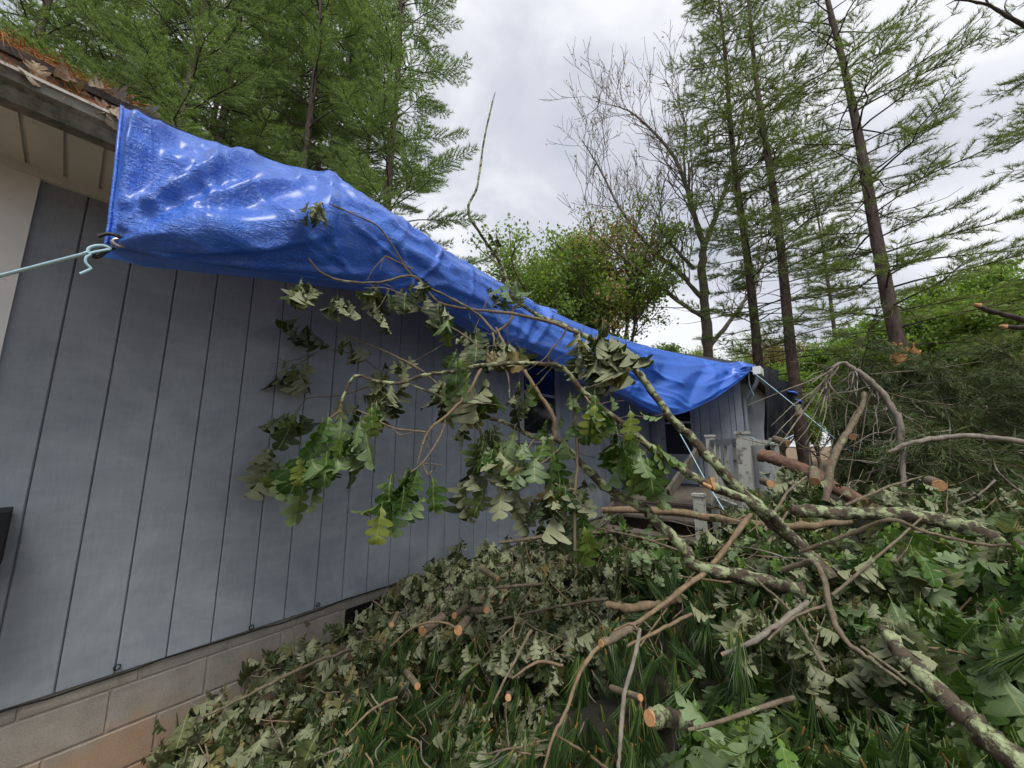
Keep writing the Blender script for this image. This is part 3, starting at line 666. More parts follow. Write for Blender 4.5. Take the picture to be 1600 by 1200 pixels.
# ------------------------------------------------------------------ oak leaves
def leaf_mesh(seed, mat, wilt=0.0):
    r = np.random.default_rng(seed)
    nst = 25
    s = np.linspace(0, 1, nst)
    env = np.interp(s, [0, 0.12, 0.4, 0.62, 0.84, 0.94, 1.0], [0.10, 0.34, 0.78, 1.0, 0.78, 0.40, 0.14]) * r.uniform(0.27, 0.34)
    lob = np.array([.7, .7, .85, 1.0, .85, .45] + [.20, .42, .88, 1.12, 1.08, .70] * 3 + [0.9]); sh = np.array([0, 0, .01, .03, .045, .04] + [-0.012, 0.0, 0.022, 0.05, 0.075, 0.07] * 3 + [0.0]); lob[6:24] *= np.repeat(r.uniform(0.8, 1.15, 3), 6)
    bend = r.uniform(0.1, 0.6) + wilt * r.uniform(0.2, 1.0); cup = r.uniform(-0.1, 0.35) + wilt * r.uniform(0.2, 1.1); tw = r.normal(0, 0.25 + 0.5 * wilt)
    side = r.normal(0, 0.10)
    V = []; UV = []
    for k_, sk in enumerate(s):
        y = 0.16 + 0.84 * sk
        for sd in (-1, 0, 1):
            w_ = env[k_] * (lob[k_] * r.uniform(0.93, 1.07)) * sd
            yy = y + (sh[k_] if sd else 0)
            th_ = tw * sk; x = w_ * math.cos(th_) + side * sk * sk; z = w_ * math.sin(th_) + cup * abs(w_) * 1.0 + wilt * r.normal(0, 0.010) + 0.02 * math.sin(sk * 9 + sd)
            a_ = bend * yy
            V.append((x, math.sin(a_) / max(bend, 1e-3) * 1.0 + z * math.sin(a_) * 0.5, -(1 - math.cos(a_)) / max(bend, 1e-3) + z)); UV.append((sd * abs(w_) / 0.35, sk))
    F = []
    for k_ in range(nst - 1):
        b0 = k_ * 3
        F += [(b0, b0 + 1, b0 + 4, b0 + 3), (b0 + 1, b0 + 2, b0 + 5, b0 + 4)]
    n = len(V); V += [(-0.006, 0, 0), (0.006, 0, 0), (0.006, V[1][1], V[1][2]), (-0.006, V[1][1], V[1][2])]; UV += [(0, 0)] * 4
    F.append((n, n + 1, n + 2, n + 3))
    V = np.array(V); F = np.array(F); UV = np.array(UV)
    return V, F, UV, mesh_np('leaf', V, [F], mat, uv=UV)
LV = {'g': [leaf_mesh(100 + q, M_OAK, 0.25 + 0.08 * q) for q in range(14)], 'p': [leaf_mesh(200 + q, M_WILT, 0.4 + 0.10 * q) for q in range(16)], 'f': [leaf_mesh(500 + q, M_FRESH, 0.1 + 0.06 * q) for q in range(10)], 'x': [leaf_mesh(300 + q, M_DEADLEAF, 0.9) for q in range(4)]}

def frame(d, nrm):
    y = unit(d); x = unit(np.cross(y, nrm)); z = np.cross(x, y)
    return x, y, z
def leaf_M(p, d, nrm, s):
    x, y, z = frame(d, nrm)
    return Matrix(((x[0]*s, y[0]*s, z[0]*s, p[0]), (x[1]*s, y[1]*s, z[1]*s, p[1]), (x[2]*s, y[2]*s, z[2]*s, p[2]), (0, 0, 0, 1)))
def cluster(r, c, size, n, droop=0.9, spread=0.6, rad=0.05):
    """leaves round a twig end c (hanging, wilted); list of (p,d,normal,s)"""
    o = []
    for _ in range(n):
        h = unit(r.standard_normal(3) * np.array([1, 1, 0.5])); d = unit(h * spread * r.uniform(0.5, 1.4) + np.array([0, 0, -droop]) + r.normal(0, 0.15, 3))
        nrm = unit(h + np.array([0, 0, 0.7]) + r.normal(0, 0.45, 3))
        if r.random() < 0.30: nrm = -nrm
        o.append((c + h * rad * r.uniform(0.1, 1.0) + np.array([0, 0, r.uniform(-rad, rad)]), d, nrm, size * r.uniform(0.55, 1.2)))
    return o
def add_leaves(parent, leaves, kind, nobj=300, massname='leaf_mass', r=None):
    """the nearest nobj as leaf objects, the rest one mass"""
    r = r or np.random.default_rng(len(leaves))
    vs = LV[kind] if isinstance(kind, str) else None
    def key(l):
        q = l[0] - CAM; dd = np.linalg.norm(q); 
        rr_ = q[0] * cy_ + q[1] * sy_; ff = -q[0] * sy_ + q[1] * cy_
        u = 800 + 586 * rr_ / max(ff, 0.05); out_ = 0 if (ff > 0.1 and -20 < u < 1640) else 100
        return dd / l[3] + out_
    leaves = sorted(leaves, key=key)
    inn = leaves[:nobj]; rest = leaves[nobj:]
    for (p, d, nm, s) in inn:
        kk = vs[r.integers(len(vs))]
        link('leaf', kk[3], parent, leaf_M(p, d, nm, s))
    if rest:
        Vs, Fs, Us, n = [], [], [], 0
        for (p, d, nm, s) in rest:
            V, F, U, _ = vs[r.integers(len(vs))]; x, y, z = frame(d, nm)
            Vs.append(V @ (np.stack([x, y, z]) * s) + p); Fs.append(F + n); Us.append(U); n += len(V)
        o = link(massname, mesh_np(massname, np.vstack(Vs), [np.vstack(Fs)], vs[0][3].materials[0], uv=np.vstack(Us)), parent)
        o['kind'] = 'stuff'

# ------------------------------------------------------------------ big fallen oak limb in front of the wall
R = np.random.default_rng(11)
def front(u, v, D):
    """keep the limb on the camera side of the hanging tarp"""
    if u < 830 and 280 < v < 500: return min(D, 1.66 / max(0.2, -ray(u, v)[0]))
    return D
def poly(pts, jit=0.006, n=6, r=R):
    """pts (u,v,D,rad) -> path, radii"""
    q = np.array([[*P(a[0], a[1], front(a[0], a[1], a[2])), a[3]] for a in pts]); c = catmull(q, n)
    c[1:-1, :3] += r.normal(0, 1, (len(c) - 2, 3)) * np.minimum(jit, c[1:-1, 3:4] * 0.15)
    return c[:, :3], np.maximum(c[:, 3] * (1 + r.normal(0, 0.06, len(c))), 0.0012)
limb = thing('fallen_oak_limb', 'broken oak limb with lichen bark reaching across the blue-grey wall', 'oak limb', P(1243, 860, 2.2))
def L_(name, pts, mat=M_LICHEN, n=9, par=None, rough=0.11):
    p, r = poly(pts); r = r * (0.82 if mat is M_LICHEN else 0.88); return MB().tube(p, r, n, rough=rough, seed=len(pts)).build(name, mat, par or limb, True)
L_('branch', [(1300,905,2.05,.046),(1243,845,2.15,.043),(1178,787,2.2,.041),(1128,737,2.25,.037),(1086,691,2.3,.032),(1044,649,2.35,.029),(990,576,2.4,.027),(910,523,2.45,.024),(848,496,2.5,.020),(804,468,2.5,.0175),(796,448,2.5,.015),(780,408,2.5,.0135),(752,368,2.5,.0125),(732,328,2.5,.011),(746,288,2.5,.0095),(756,220,2.5,.0085),(768,165,2.5,.0065),(774,144,2.5,.003)])
L_('branch', [(1270,880,2.1,.032),(1239,841,2.15,.030),(1193,795,2.1,.029),(1105,756,2.08,.027),(1028,707,2.05,.025),(975,664,2.0,.022),(913,615,1.95,.020),(879,574,1.9,.015),(830,568,1.88,.0135),(768,569,1.85,.0125),(704,580,1.8,.011),(656,588,1.78,.010),(628,598,1.76,.010),(592,596,1.75,.0095),(556,588,1.74,.009),(538,616,1.72,.008),(532,640,1.71,.0065),(538,656,1.7,.005)])
L_('branch', [(1260,925,1.75,.036),(1180,905,1.85,.036),(1095,888,1.95,.036),(1067,856,2.0,.034),(1028,818,2.05,.032),(1005,795,2.1,.031),(959,768,2.1,.030),(913,730,2.1,.025),(875,691,2.1,.021),(837,684,2.1,.017),(800,665,2.1,.014),(768,653,2.1,.012),(700,625,2.1,.009),(640,600,2.15,.006)])
TW = [
 [(867,690,2.1,.017),(863,649,2.1,.0155),(837,607,2.12,.0145),(817,576,2.15,.0135),(790,540,2.2,.010),(775,512,2.25,.008)],
 [(910,523,2.45,.013),(860,504,2.4,.013),(800,490,2.35,.012),(740,484,2.3,.011),(684,472,2.25,.010),(648,432,2.2,.007),(592,441,2.15,.0065),(540,440,2.1,.006),(502,426,2.08,.0055),(482,404,2.06,.004)],
 [(774,520,2.2,.010),(740,486,2.2,.009),(680,454,2.2,.008),(641,428,2.2,.007),(617,390,2.2,.0055),(593,356,2.2,.005),(562,339,2.2,.004),(514,318,2.2,.003)],
 [(644,420,2.2,.005),(602,400,2.2,.004)],
 [(772,568,1.86,.009),(760,552,1.86,.008),(720,520,1.9,.007),(680,500,1.92,.006),(648,474,1.95,.005),(608,452,1.95,.004),(570,450,1.95,.003)],
 [(694,612,2.3,.008),(688,604,2.3,.0085),(656,578,2.3,.0085),(608,552,2.32,.0075),(560,532,2.35,.006),(530,520,2.35,.004)],
 [(752,576,1.84,.009),(732,612,1.8,.0085),(704,644,1.76,.008),(668,676,1.72,.007),(652,726,1.7,.005)],
 [(668,676,1.72,.006),(612,668,1.70,.005),(576,648,1.68,.004),(556,640,1.67,.003)],
 [(695,655,1.76,.006),(692,672,1.74,.006),(680,696,1.70,.0055),(660,724,1.66,.005),(636,742,1.64,.004)],
 [(660,724,1.66,.0035),(668,742,1.66,.003)],
 [(770,520,2.1,.0075),(776,548,2.0,.007),(794,588,1.95,.006),(796,622,1.9,.005)],
 [(800,480,2.45,.012),(798,500,2.4,.011),(780,516,2.35,.010),(770,524,2.3,.010)],
 [(532,640,1.71,.005),(520,650,1.7,.004),(505,660,1.68,.003)],
 [(576,604,2.45,.005),(532,618,2.5,.0045),(484,622,2.5,.0045),(468,636,2.5,.004),(450,680,2.45,.003)],
 [(588,576,2.6,.005),(560,556,2.6,.0045),(512,546,2.6,.004),(492,552,2.6,.004),(470,570,2.6,.003)],
 [(694,612,2.3,.007),(720,640,2.2,.008),(768,653,2.1,.010)],
 [(898,625,1.98,.006),(898,640,1.98,.010),(902,707,1.95,.010),(898,783,1.92,.010),(898,860,1.9,.009)],
 [(915,605,2.0,.007),(900,625,1.98,.008)],
 [(860,572,1.9,.006),(856,560,1.88,.006),(860,548,1.86,.006),(875,530,1.84,.004),(890,505,1.8,.003)],
 [(875,700,2.05,.007),(845,725,2.0,.006),(800,745,1.95,.005),(790,760,1.95,.004)],
 [(837,684,2.1,.006),(815,715,2.0,.005),(800,740,1.95,.004)],
 [(840,740,2.0,.005),(880,762,1.95,.006),(898,765,1.92,.007)],
 [(785,415,2.5,.004),(778,385,2.5,.003),(775,355,2.5,.002)],
 [(795,445,2.5,.004),(772,440,2.45,.003),(760,470,2.4,.003),(740,520,2.3,.003)],
 [(1030,705,2.05,.005),(1000,690,2.0,.004),(985,680,2.0,.003)],
 [(960,655,2.0,.006),(965,680,1.95,.005)],
 [(930,540,2.4,.007),(935,555,2.3,.004)],
 [(913,618,1.95,.006),(925,632,1.9,.005),(940,640,1.9,.003)],
 [(870,565,1.9,.004),(840,600,2.0,.004),(820,612,2.05,.003)],
]
for q, tw in enumerate(TW): L_('twig', tw, M_TWIG if q % 3 else M_TANTWIG, 7)
# fine side twigs
for q in range(70):
    tw = TW[R.integers(len(TW))]; a = tw[R.integers(len(tw))]
    u, v, D = a[0], a[1], a[2]; pts = [(u, v, D, .0028)]; du_, dv_ = R.normal(0, 14), R.uniform(-8, 22)
    for s in range(3): u += du_ + R.normal(0, 5); v += dv_ + R.normal(0, 5); pts.append((u, v, D + R.normal(0, 0.02), .0026 - 0.0006 * s))
    L_('twig', pts, M_TWIG, 5)
# freshly torn bits on the limb
MB().tube([P(1110, 747, 2.02), P(1116, 765, 2.0)], [0.014, 0.006], 6, rough=0.3).build('torn_wood', M_CUT, limb)
MB().tube([P(1098, 756, 2.02), P(1112, 762, 2.0)], [0.010, 0.012], 6, rough=0.3).build('torn_wood', M_CUT, limb)
CL = [ # u, v(top), D, leaf px, n, kind
 (500,318,2.2,34,9,'p'),(488,322,2.2,30,5,'p'),(478,436,2.06,40,7,'p'),(470,448,2.1,34,5,'p'),(482,500,2.6,44,7,'p'),(470,568,2.6,40,7,'p'),(450,575,2.6,36,5,'p'),
 (540,470,2.1,38,7,'p'),(530,465,2.08,36,5,'p'),(594,450,1.95,38,8,'p'),(600,490,1.97,30,5,'p'),(640,452,1.95,36,7,'p'),(655,448,1.95,30,4,'p'),(690,478,1.92,44,7,'p'),(700,500,1.92,44,5,'g'),
 (548,530,2.5,34,6,'p'),(600,570,2.45,34,5,'p'),(625,560,2.4,34,5,'p'),(660,455,2.1,30,4,'p'),
 (470,640,2.5,46,7,'g'),(450,655,2.5,46,6,'p'),(430,705,2.45,50,8,'p'),(440,720,2.42,48,6,'g'),(415,725,2.42,44,5,'p'),
 (505,665,1.70,74,8,'g'),(490,700,1.68,78,9,'g'),(475,730,1.66,72,7,'g'),(520,680,1.72,68,6,'g'),(545,660,1.70,64,8,'g'),(570,650,1.68,66,8,'g'),(585,645,1.68,54,4,'g'),
 (612,735,1.64,72,6,'g'),(596,760,1.62,72,5,'g'),(625,742,1.64,60,4,'g'),(666,742,1.66,58,4,'g'),(650,740,1.66,52,3,'g'),
 (590,620,2.4,44,6,'p'),(610,600,2.4,44,6,'p'),(545,620,2.45,40,4,'p'),
 (715,560,1.86,52,6,'g'),(735,520,1.95,46,6,'p'),(720,590,1.86,58,6,'g'),(745,590,1.82,66,6,'g'),(755,600,1.82,60,5,'p'),(780,530,2.0,50,6,'p'),(795,540,2.0,46,5,'p'),(770,545,2.0,40,5,'p'),
 (815,605,2.05,48,5,'p'),(820,600,2.05,50,4,'g'),(760,690,1.95,58,8,'g'),(745,700,1.95,56,7,'p'),(775,685,1.95,62,8,'g'),(790,700,1.93,64,8,'p'),(810,690,1.95,62,8,'g'),(830,700,1.95,58,7,'g'),(740,740,2.0,56,6,'p'),(780,740,1.95,62,7,'p'),
 (845,690,1.98,58,6,'g'),(862,640,2.1,44,5,'g'),(870,700,2.0,56,5,'g'),(860,745,1.98,52,7,'p'),(880,760,1.95,50,6,'g'),(820,760,1.95,54,7,'p'),(845,790,2.0,52,7,'p'),(905,640,1.95,46,4,'g'),
 (925,515,2.35,62,8,'p'),(940,520,2.3,66,9,'p'),(955,535,2.3,50,5,'p'),(915,525,2.3,50,4,'p'),(935,560,2.3,60,6,'p'),
 (890,612,1.95,44,5,'g'),(930,625,1.9,52,7,'g'),(950,632,1.9,48,5,'g'),(915,618,1.92,44,4,'g'),
 (975,670,1.98,60,5,'g'),(985,665,1.95,62,6,'g'),(1000,690,1.95,66,8,'g'),(1015,710,1.95,60,6,'g'),(990,700,1.95,60,5,'g'),
 (790,445,2.5,40,5,'g'),(805,448,2.5,40,4,'g'),(775,452,2.48,34,3,'p'),(778,380,2.5,26,3,'p'),
 (710,620,2.1,50,6,'p'),(690,600,2.2,44,5,'p'),(735,655,2.1,50,6,'p'),(760,660,2.1,46,5,'p'),(895,690,2.05,50,4,'g'),(910,740,2.0,50,5,'p'),(870,800,2.0,52,7,'p'),(905,800,1.95,52,7,'g'),
]
lg, lp = [], []
for (u, v, D, px_, n, kd) in CL:
    if 690 < u < 900 and 560 < v < 780: n = max(2, int(n * 0.62))
    sz = px_ / 586 * D * 1.15
    D = front(u, v, D); sz = px_ / 586 * D * 1.15
    sz *= 0.90; n = n + (0 if kd == 'g' else 1)
    if kd == 'g' and u < 660: n = max(2, int(n * 0.75))
    cl = cluster(R, P(u, v, D), sz, n, droop=1.25, spread=0.5, rad=0.36 * sz)
    (lg if kd == 'g' else lp).extend(cl)
add_leaves(limb, lg, 'g', 290); 
# second kind of leaf on the same limb: keep the part count together under the limit
add_leaves(limb, lp, 'p', 230, 'wilted_leaf_mass')

# ------------------------------------------------------------------ brush pile: heights from a few surveyed points
DP = np.array([(250,1150,2.05),(300,1200,1.8),(350,1095,2.15),(450,1015,2.5),(560,955,2.85),(640,905,3.1),(720,855,3.4),(850,835,3.5),(930,825,3.3),(600,1100,1.95),(600,1010,2.35),(750,930,2.6),(800,1010,2.0),(800,1200,1.42),(600,1200,1.55),
 (1000,1200,1.28),(1200,1200,1.12),(1400,1200,1.02),(1600,1200,0.98),(1000,1010,1.8),(1200,1000,1.5),(1400,1000,1.38),(1600,1000,1.28),(1000,880,2.5),(1200,880,2.0),(1400,870,1.8),(1600,860,1.65),
 (1090,840,2.8),(1250,770,3.2),(1400,780,2.6),(1600,780,2.4),(1250,660,4.9),(1300,640,4.9),(1500,640,4.7),(1400,590,5.3),(1600,610,5.2),(1340,700,4.0),(1500,700,3.8),(1600,700,3.6)], float)
def Dmap(u, v):
    w_ = 1.0 / (((DP[:, 0] - u) / 1.3) ** 2 + (DP[:, 1] - v) ** 2 + 30.0) ** 1.5
    return float((w_ * DP[:, 2]).sum() / w_.sum())
S3 = np.array([P(u, v, D) for u, v, D in DP])
S3 = np.vstack([S3, [(4.5, -0.2, 0.55), (5.5, 0.5, 0.8), (6.5, 2, 1.1), (2.2, 0.3, 0.35), (1.2, 0.6, 0.15), (0.5, 1.2, 0.2), (0.25, 2.2, 0.4), (0.3, 3.2, 0.75), (0.35, 4.2, 0.7), (3.0, 0.2, 0.5), (3.8, 0.0, 0.55), (8, 4, 1.0), (8, 7, 0.8), (2.5, 9, 0.3), (5, 9, 0.5)]])
def Hmap(x, y):
    x = np.asarray(x, float)[..., None]; y = np.asarray(y, float)[..., None]
    w_ = 1.0 / ((x - S3[:, 0]) ** 2 + (y - S3[:, 1]) ** 2 + 0.03) ** 1.6
    return (w_ * S3[:, 2]).sum(-1) / w_.sum(-1)
hx = np.linspace(0.35, 8.5, 70); hy = np.linspace(0.25, 9.0, 75)
X, Y = np.meshgrid(hx, hy, indexing='ij')
Z = Hmap(X, Y) - 0.34
Z -= 0.8 * np.clip((0.9 - (X - 0.35)) / 0.9, 0, 1) ** 2 * 0.6
Z -= np.clip((0.7 - (Y - 0.25)) / 0.7, 0, 1) * 0.4
Z += (vnoise(X * 5, Y * 5, 21) - 0.5) * 0.25
Z = np.minimum(Z, 1.15)
Z = np.where(((X < 2.7) & (Y > 4.4)), np.minimum(Z, 0.35), Z)
dcam = np.hypot(X - CAM[0], Y - CAM[1]); Z = np.minimum(Z, 0.15 + dcam * 0.35)
dmin = np.min(np.hypot(X[..., None] - S3[:39, 0], Y[..., None] - S3[:39, 1]), -1)
Z = np.maximum(Z, -0.1); Z = Z - np.clip((dmin - 0.55) / 0.5, 0, 1) * 1.6; Z = np.maximum(Z, -0.3)
kk = len(hy); i, j = np.meshgrid(np.arange(len(hx) - 1), np.arange(kk - 1), indexing='ij'); a = i * kk + j
pile_core = tag(link('shade_core', mesh_np('shade_core', np.stack([X, Y, Z], -1).reshape(-1, 3), [np.stack([a, a + kk, a + kk + 1, a + 1], -1).reshape(-1, 4)], M_PILE_SHADE)), 'inner sheet of litter under the brush pile, shade of its gaps painted in', 'pile core', kind='stuff')  # added core: blocks the view through, its dark colour stands for shaded gaps

def in_poly(pts, poly_):
    x, y = pts[:, 0], pts[:, 1]; ins = np.zeros(len(pts), bool); n = len(poly_)
    for q in range(n):
        x1, y1 = poly_[q]; x2, y2 = poly_[(q + 1) % n]
        c = ((y1 > y) != (y2 > y)) & (x < (x2 - x1) * (y - y1) / (y2 - y1 + 1e-9) + x1); ins ^= c
    return ins
def sample_poly(r, poly_, n):
    p = np.array(poly_, float); lo, hi = p.min(0), p.max(0); o = np.zeros((0, 2))
    while len(o) < n:
        q = r.uniform(lo, hi, (n * 3, 2)); o = np.vstack([o, q[in_poly(q, poly_)]])
    return o[:n]

def pile_branch(seed, name, label, cat, stems, region, nclus, per, size, kind, depth=0.35, nobj=300, droop=1.1, spread=0.7, mat=M_TWIG, nfine=20, group=None):
    r = np.random.default_rng(seed)
    base = P(*stems[0][0][:3]) if stems else P(region[0][0], region[0][1], Dmap(*region[0]))
    t_ = thing(name, label, cat, base, group)
    for s in stems: L_('stem', s, mat, 8, t_)
    lv = []
    for (u, v) in sample_poly(r, region, nclus):
        D = Dmap(u, v) + r.uniform(-0.06, depth) * r.random()
        c = P(u, v, D)
        if c[2] < 0.12 or c[0] < 0.07: c[2] = max(c[2], 0.12); c[0] = max(c[0], 0.08)
        lv += cluster(r, c, size * r.uniform(0.8, 1.2), r.integers(max(2, per - 2), per + 3), droop=droop, spread=spread, rad=0.35 * size)
    add_leaves(t_, lv, kind, nobj, r=r)
    pts = sample_poly(r, region, nfine)
    for (u, v) in pts:
        D = Dmap(u, v) - 0.02; ang = r.uniform(0, 6.28); ln = r.uniform(30, 90); pl = []
        for q in range(4):
            uu = u + math.cos(ang) * ln * q / 3 + r.normal(0, 2); vv = v + math.sin(ang) * ln * q / 3 + 4 * math.sin(q) + r.normal(0, 2)
            pl.append((uu, vv, 0.5 * Dmap(uu, vv) + 0.5 * D - 0.01, 0.0045 - 0.0009 * q))
        L_('stem', pl, [M_TWIG, M_TANTWIG, M_TWIG][r.integers(3)], 5, t_)
    return t_

pile_branch(31, 'oak_branch', 'cut oak branch with dull green leaves against the block foundation', 'oak branch',
  [[(560,1010,2.6,.012),(480,1040,2.35,.011),(400,1080,2.15,.009),(320,1120,2.0,.006)]],
  [(262,1135),(300,1105),(350,1090),(400,1045),(455,1005),(520,965),(560,950),(620,945),(640,1040),(560,1110),(520,1200),(480,1330),(200,1330),(258,1190)], 210, 5, 0.125, 'p', 0.4, 300, 0.7, 0.9)
pile_branch(32, 'oak_branch', 'heap of cut oak twigs with pale upturned leaf undersides below the limb', 'oak branch',
  [[(960,830,3.2,.020),(860,838,3.4,.018),(780,848,3.4,.014)],[(850,912,2.7,.012),(800,916,2.75,.013),(745,920,2.7,.010)],[(950,935,2.3,.010),(870,948,2.4,.009),(780,968,2.4,.006)]],
  [(560,948),(640,900),(690,858),(715,838),(770,842),(830,835),(930,822),(1010,840),(1060,880),(990,950),(930,1000),(840,1020),(760,1030),(680,1000),(600,985)], 330, 5, 0.125, 'p', 0.5, 300, 1.1, 0.6, nfine=44)
pile_branch(33, 'oak_branch', 'hanging grey-green oak leaves in the middle of the pile', 'oak branch',
  [[(830,985,2.05,.010),(800,1040,1.9,.008),(770,1100,1.75,.005)]],
  [(700,1000),(860,1000),(870,1100),(830,1180),(760,1200),(700,1160)], 34, 5, 0.11, 'p', 0.2, 170, 1.1, 0.4, nfine=8)
pile_branch(34, 'oak_branch', 'dark green oak branch filling the bottom right of the pile', 'oak branch',
  [[(1225,890,1.75,.014),(1275,880,1.6,.012),(1300,960,1.38,.011),(1320,1000,1.3,.009),(1360,1030,1.24,.007),(1415,1070,1.16,.005)],[(1345,1010,1.28,.005),(1400,1050,1.2,.005),(1440,1080,1.12,.004)],[(1290,945,1.42,.006),(1240,965,1.4,.005),(1200,1000,1.38,.004)]],
  [(1160,960),(1260,900),(1420,960),(1600,930),(1750,950),(1750,1400),(1050,1400),(1150,1190),(1180,1080)], 235, 4, 0.165, 'g', 0.45, 300, 1.2, 0.55, nfine=8)
pile_branch(35, 'oak_branch', 'oak twig with large fresh green leaves low at the bottom centre', 'oak branch',
  [[(1240,1090,1.2,.007),(1130,1125,1.15,.006),(1075,1140,1.15,.005)]],
  [(1040,1085),(1110,1075),(1200,1110),(1240,1190),(1230,1300),(1060,1300),(1090,1190)], 34, 4, 0.155, 'f', 0.12, 170, 0.8, 0.8, nfine=4)
pile_branch(36, 'oak_branch', 'oak branch with big bright leaves at the right edge', 'oak branch',
  [[(1250,862,1.55,.008),(1330,835,1.4,.008),(1390,812,1.3,.007),(1450,832,1.25,.006),(1530,850,1.2,.005),(1580,852,1.15,.004)]],
  [(1365,820),(1440,815),(1540,850),(1640,880),(1640,960),(1520,930),(1400,880)], 26, 4, 0.19, 'f', 0.05, 130, 0.9, 0.8, nfine=0)
pile_branch(37, 'oak_branch', 'broken oak top with silvery leaves beside the cut log', 'oak branch',
  [[(1195,830,2.4,.012),(1230,770,2.7,.010),(1260,745,2.9,.008)],[(1320,790,2.5,.010),(1390,760,2.7,.009),(1440,745,2.8,.006)]],
  [(1170,735),(1230,728),(1300,760),(1400,745),(1480,770),(1600,760),(1700,780),(1700,960),(1500,940),(1400,900),(1260,900),(1150,880),(1120,820)], 190, 4, 0.13, 'p', 0.4, 300, 0.8, 0.7, nfine=14)
pile_branch(39, 'oak_branch', 'dark leafy oak top heaped between the log and the right edge', 'oak branch',
  [[(1300,930,1.75,.007),(1380,862,1.85,.0065),(1450,800,2.1,.005)],[(1200,850,2.1,.010),(1230,800,2.35,.008)]],
  [(1180,770),(1240,745),(1330,775),(1430,755),(1520,760),(1640,750),(1700,800),(1700,1000),(1450,980),(1300,950),(1200,900)], 130, 5, 0.14, 'g', 0.35, 300, 1.0, 0.65, nfine=6)
pile_branch(40, 'oak_branch', 'leafy oak spray lying over the tan limb and pine needles', 'oak branch',
  [[(1180,905,1.8,.007),(1240,960,1.55,.006),(1290,1050,1.32,.005)]],
  [(1110,930),(1200,900),(1330,900),(1420,960),(1380,1060),(1300,1120),(1210,1090),(1150,1010)], 60, 5, 0.125, 'p', 0.1, 260, 1.0, 0.7, nfine=3)
pile_branch(41, 'oak_branch', 'fresh green oak sprigs on top of the heap under the level limb', 'oak branch',
  [[(1240,830,2.2,.006),(1180,860,2.2,.005),(1120,880,2.2,.004)]],
  [(1000,830),(1090,830),(1200,800),(1300,820),(1330,880),(1200,880),(1080,900),(1000,880)], 42, 4, 0.125, 'f', 0.1, 190, 0.9, 0.8, nfine=3)
pile_branch(38, 'oak_branch', 'green oak leaves in front of the dark space under the porch', 'oak branch',
  [[(1060,860,2.4,.009),(1000,840,2.6,.008),(930,825,2.8,.006)]],
  [(905,815),(960,805),(1010,830),(1060,850),(1140,800),(1180,780),(1190,850),(1090,900),(1000,890),(930,870)], 70, 4, 0.13, 'g', 0.3, 240, 0.7, 0.8, nfine=12)

# ------------------------------------------------------------------ loose limbs and cut logs lying on the pile
def loose(name, label, cat, pts, mat, n=10, caps=True, rough=0.11, extra=None):
    p, r = poly(pts, 0.004); r = r * 0.85
    o = thing(name, label, cat, p[0])
    MB().tube(p, r, n, rough=rough, seed=len(label)).build('bark', mat, o, True)
    if caps:
        d = unit(p[0] - p[1]); s = MB(); s.tube([p[0] + d * 0.001, p[0] + d * 0.006], [r[0] * 0.97, r[0] * 0.90], n); s.build('cut_face', M_CUT, o)
    return o
loose('fallen_limb', 'pale straight limb lying level in front of the porch steps', 'limb', [(942,797,3.0,.032),(1036,799,2.9,.033),(1143,814,2.75,.030),(1239,822,2.6,.028),(1330,815,2.5,.025)], M_TANTWIG)
loose('fallen_limb', 'thin tan limb slanting down from the lichen branch into the pile', 'limb', [(1172,805,2.1,.014),(1110,885,1.95,.014),(1060,925,1.85,.013),(1000,970,1.75,.011),(940,1007,1.62,.010),(907,1050,1.52,.008),(885,1110,1.45,.007),(865,1150,1.4,.006),(850,1200,1.36,.005)], M_TANTWIG)
loose('fallen_limb', 'short upright grey branch with orange torn tip beside the log', 'limb', [(1350,615,3.5,.024),(1345,640,3.45,.026),(1320,680,3.4,.032),(1300,725,3.3,.034),(1290,785,3.2,.036)], M_TWIG, rough=0.12)
loose('fallen_limb', 'long lichen-covered limb running level to the right edge', 'limb', [(1235,795,2.35,.040),(1320,803,2.25,.042),(1400,803,2.15,.045),(1480,815,2.05,.045),(1550,840,1.95,.045),(1610,866,1.9,.045),(1750,930,1.8,.045)], M_LICHEN, caps=False)
loose('fallen_limb', 'thick limb with pale green lichen leaving at the bottom right corner', 'limb', [(1380,985,1.35,.022),(1410,1020,1.25,.027),(1450,1065,1.15,.030),(1500,1110,1.08,.030),(1540,1150,1.03,.030),(1590,1195,.98,.030),(1700,1300,.9,.03)], M_LICHEN, caps=False)
loose('fallen_limb', 'pale limb lying across the oak leaves below the limb', 'limb', [(955,1185,0.0,0)] if False else [(950,945,2.2,.022),(985,950,2.15,.025),(1030,945,2.15,.024),(1060,935,2.1,.02)], M_TANTWIG)
loose('fallen_limb', 'bleached bent pole arching at the right edge', 'limb', [(1390,706,3.1,.018),(1420,693,3.05,.02),(1470,684,3.0,.023),(1530,682,2.9,.022),(1610,692,2.8,.022),(1750,720,2.7,.02)], M_GREYTWIG)
o = loose('cut_log', 'reddish pine log with sawn orange end beside the porch', 'log', [(1189,711,4.2,.075),(1225,722,4.0,.075),(1270,742,3.8,.075),(1340,782,3.5,.075),(1420,830,3.2,.07)], M_REDBARK, 16)
loose('cut_log', 'short sawn oak stub with orange face among the bottom leaves', 'log', [(1016,1122,1.24,.028),(1040,1120,1.30,.028),(1075,1125,1.4,.027)], M_LICHEN, 14)
loose('fallen_limb', 'smooth grey stick crossing the dark needles', 'limb', [(1130,1022,1.5,.008),(1180,1000,1.48,.010),(1230,965,1.5,.011),(1262,940,1.55,.011)], M_GREYTWIG)
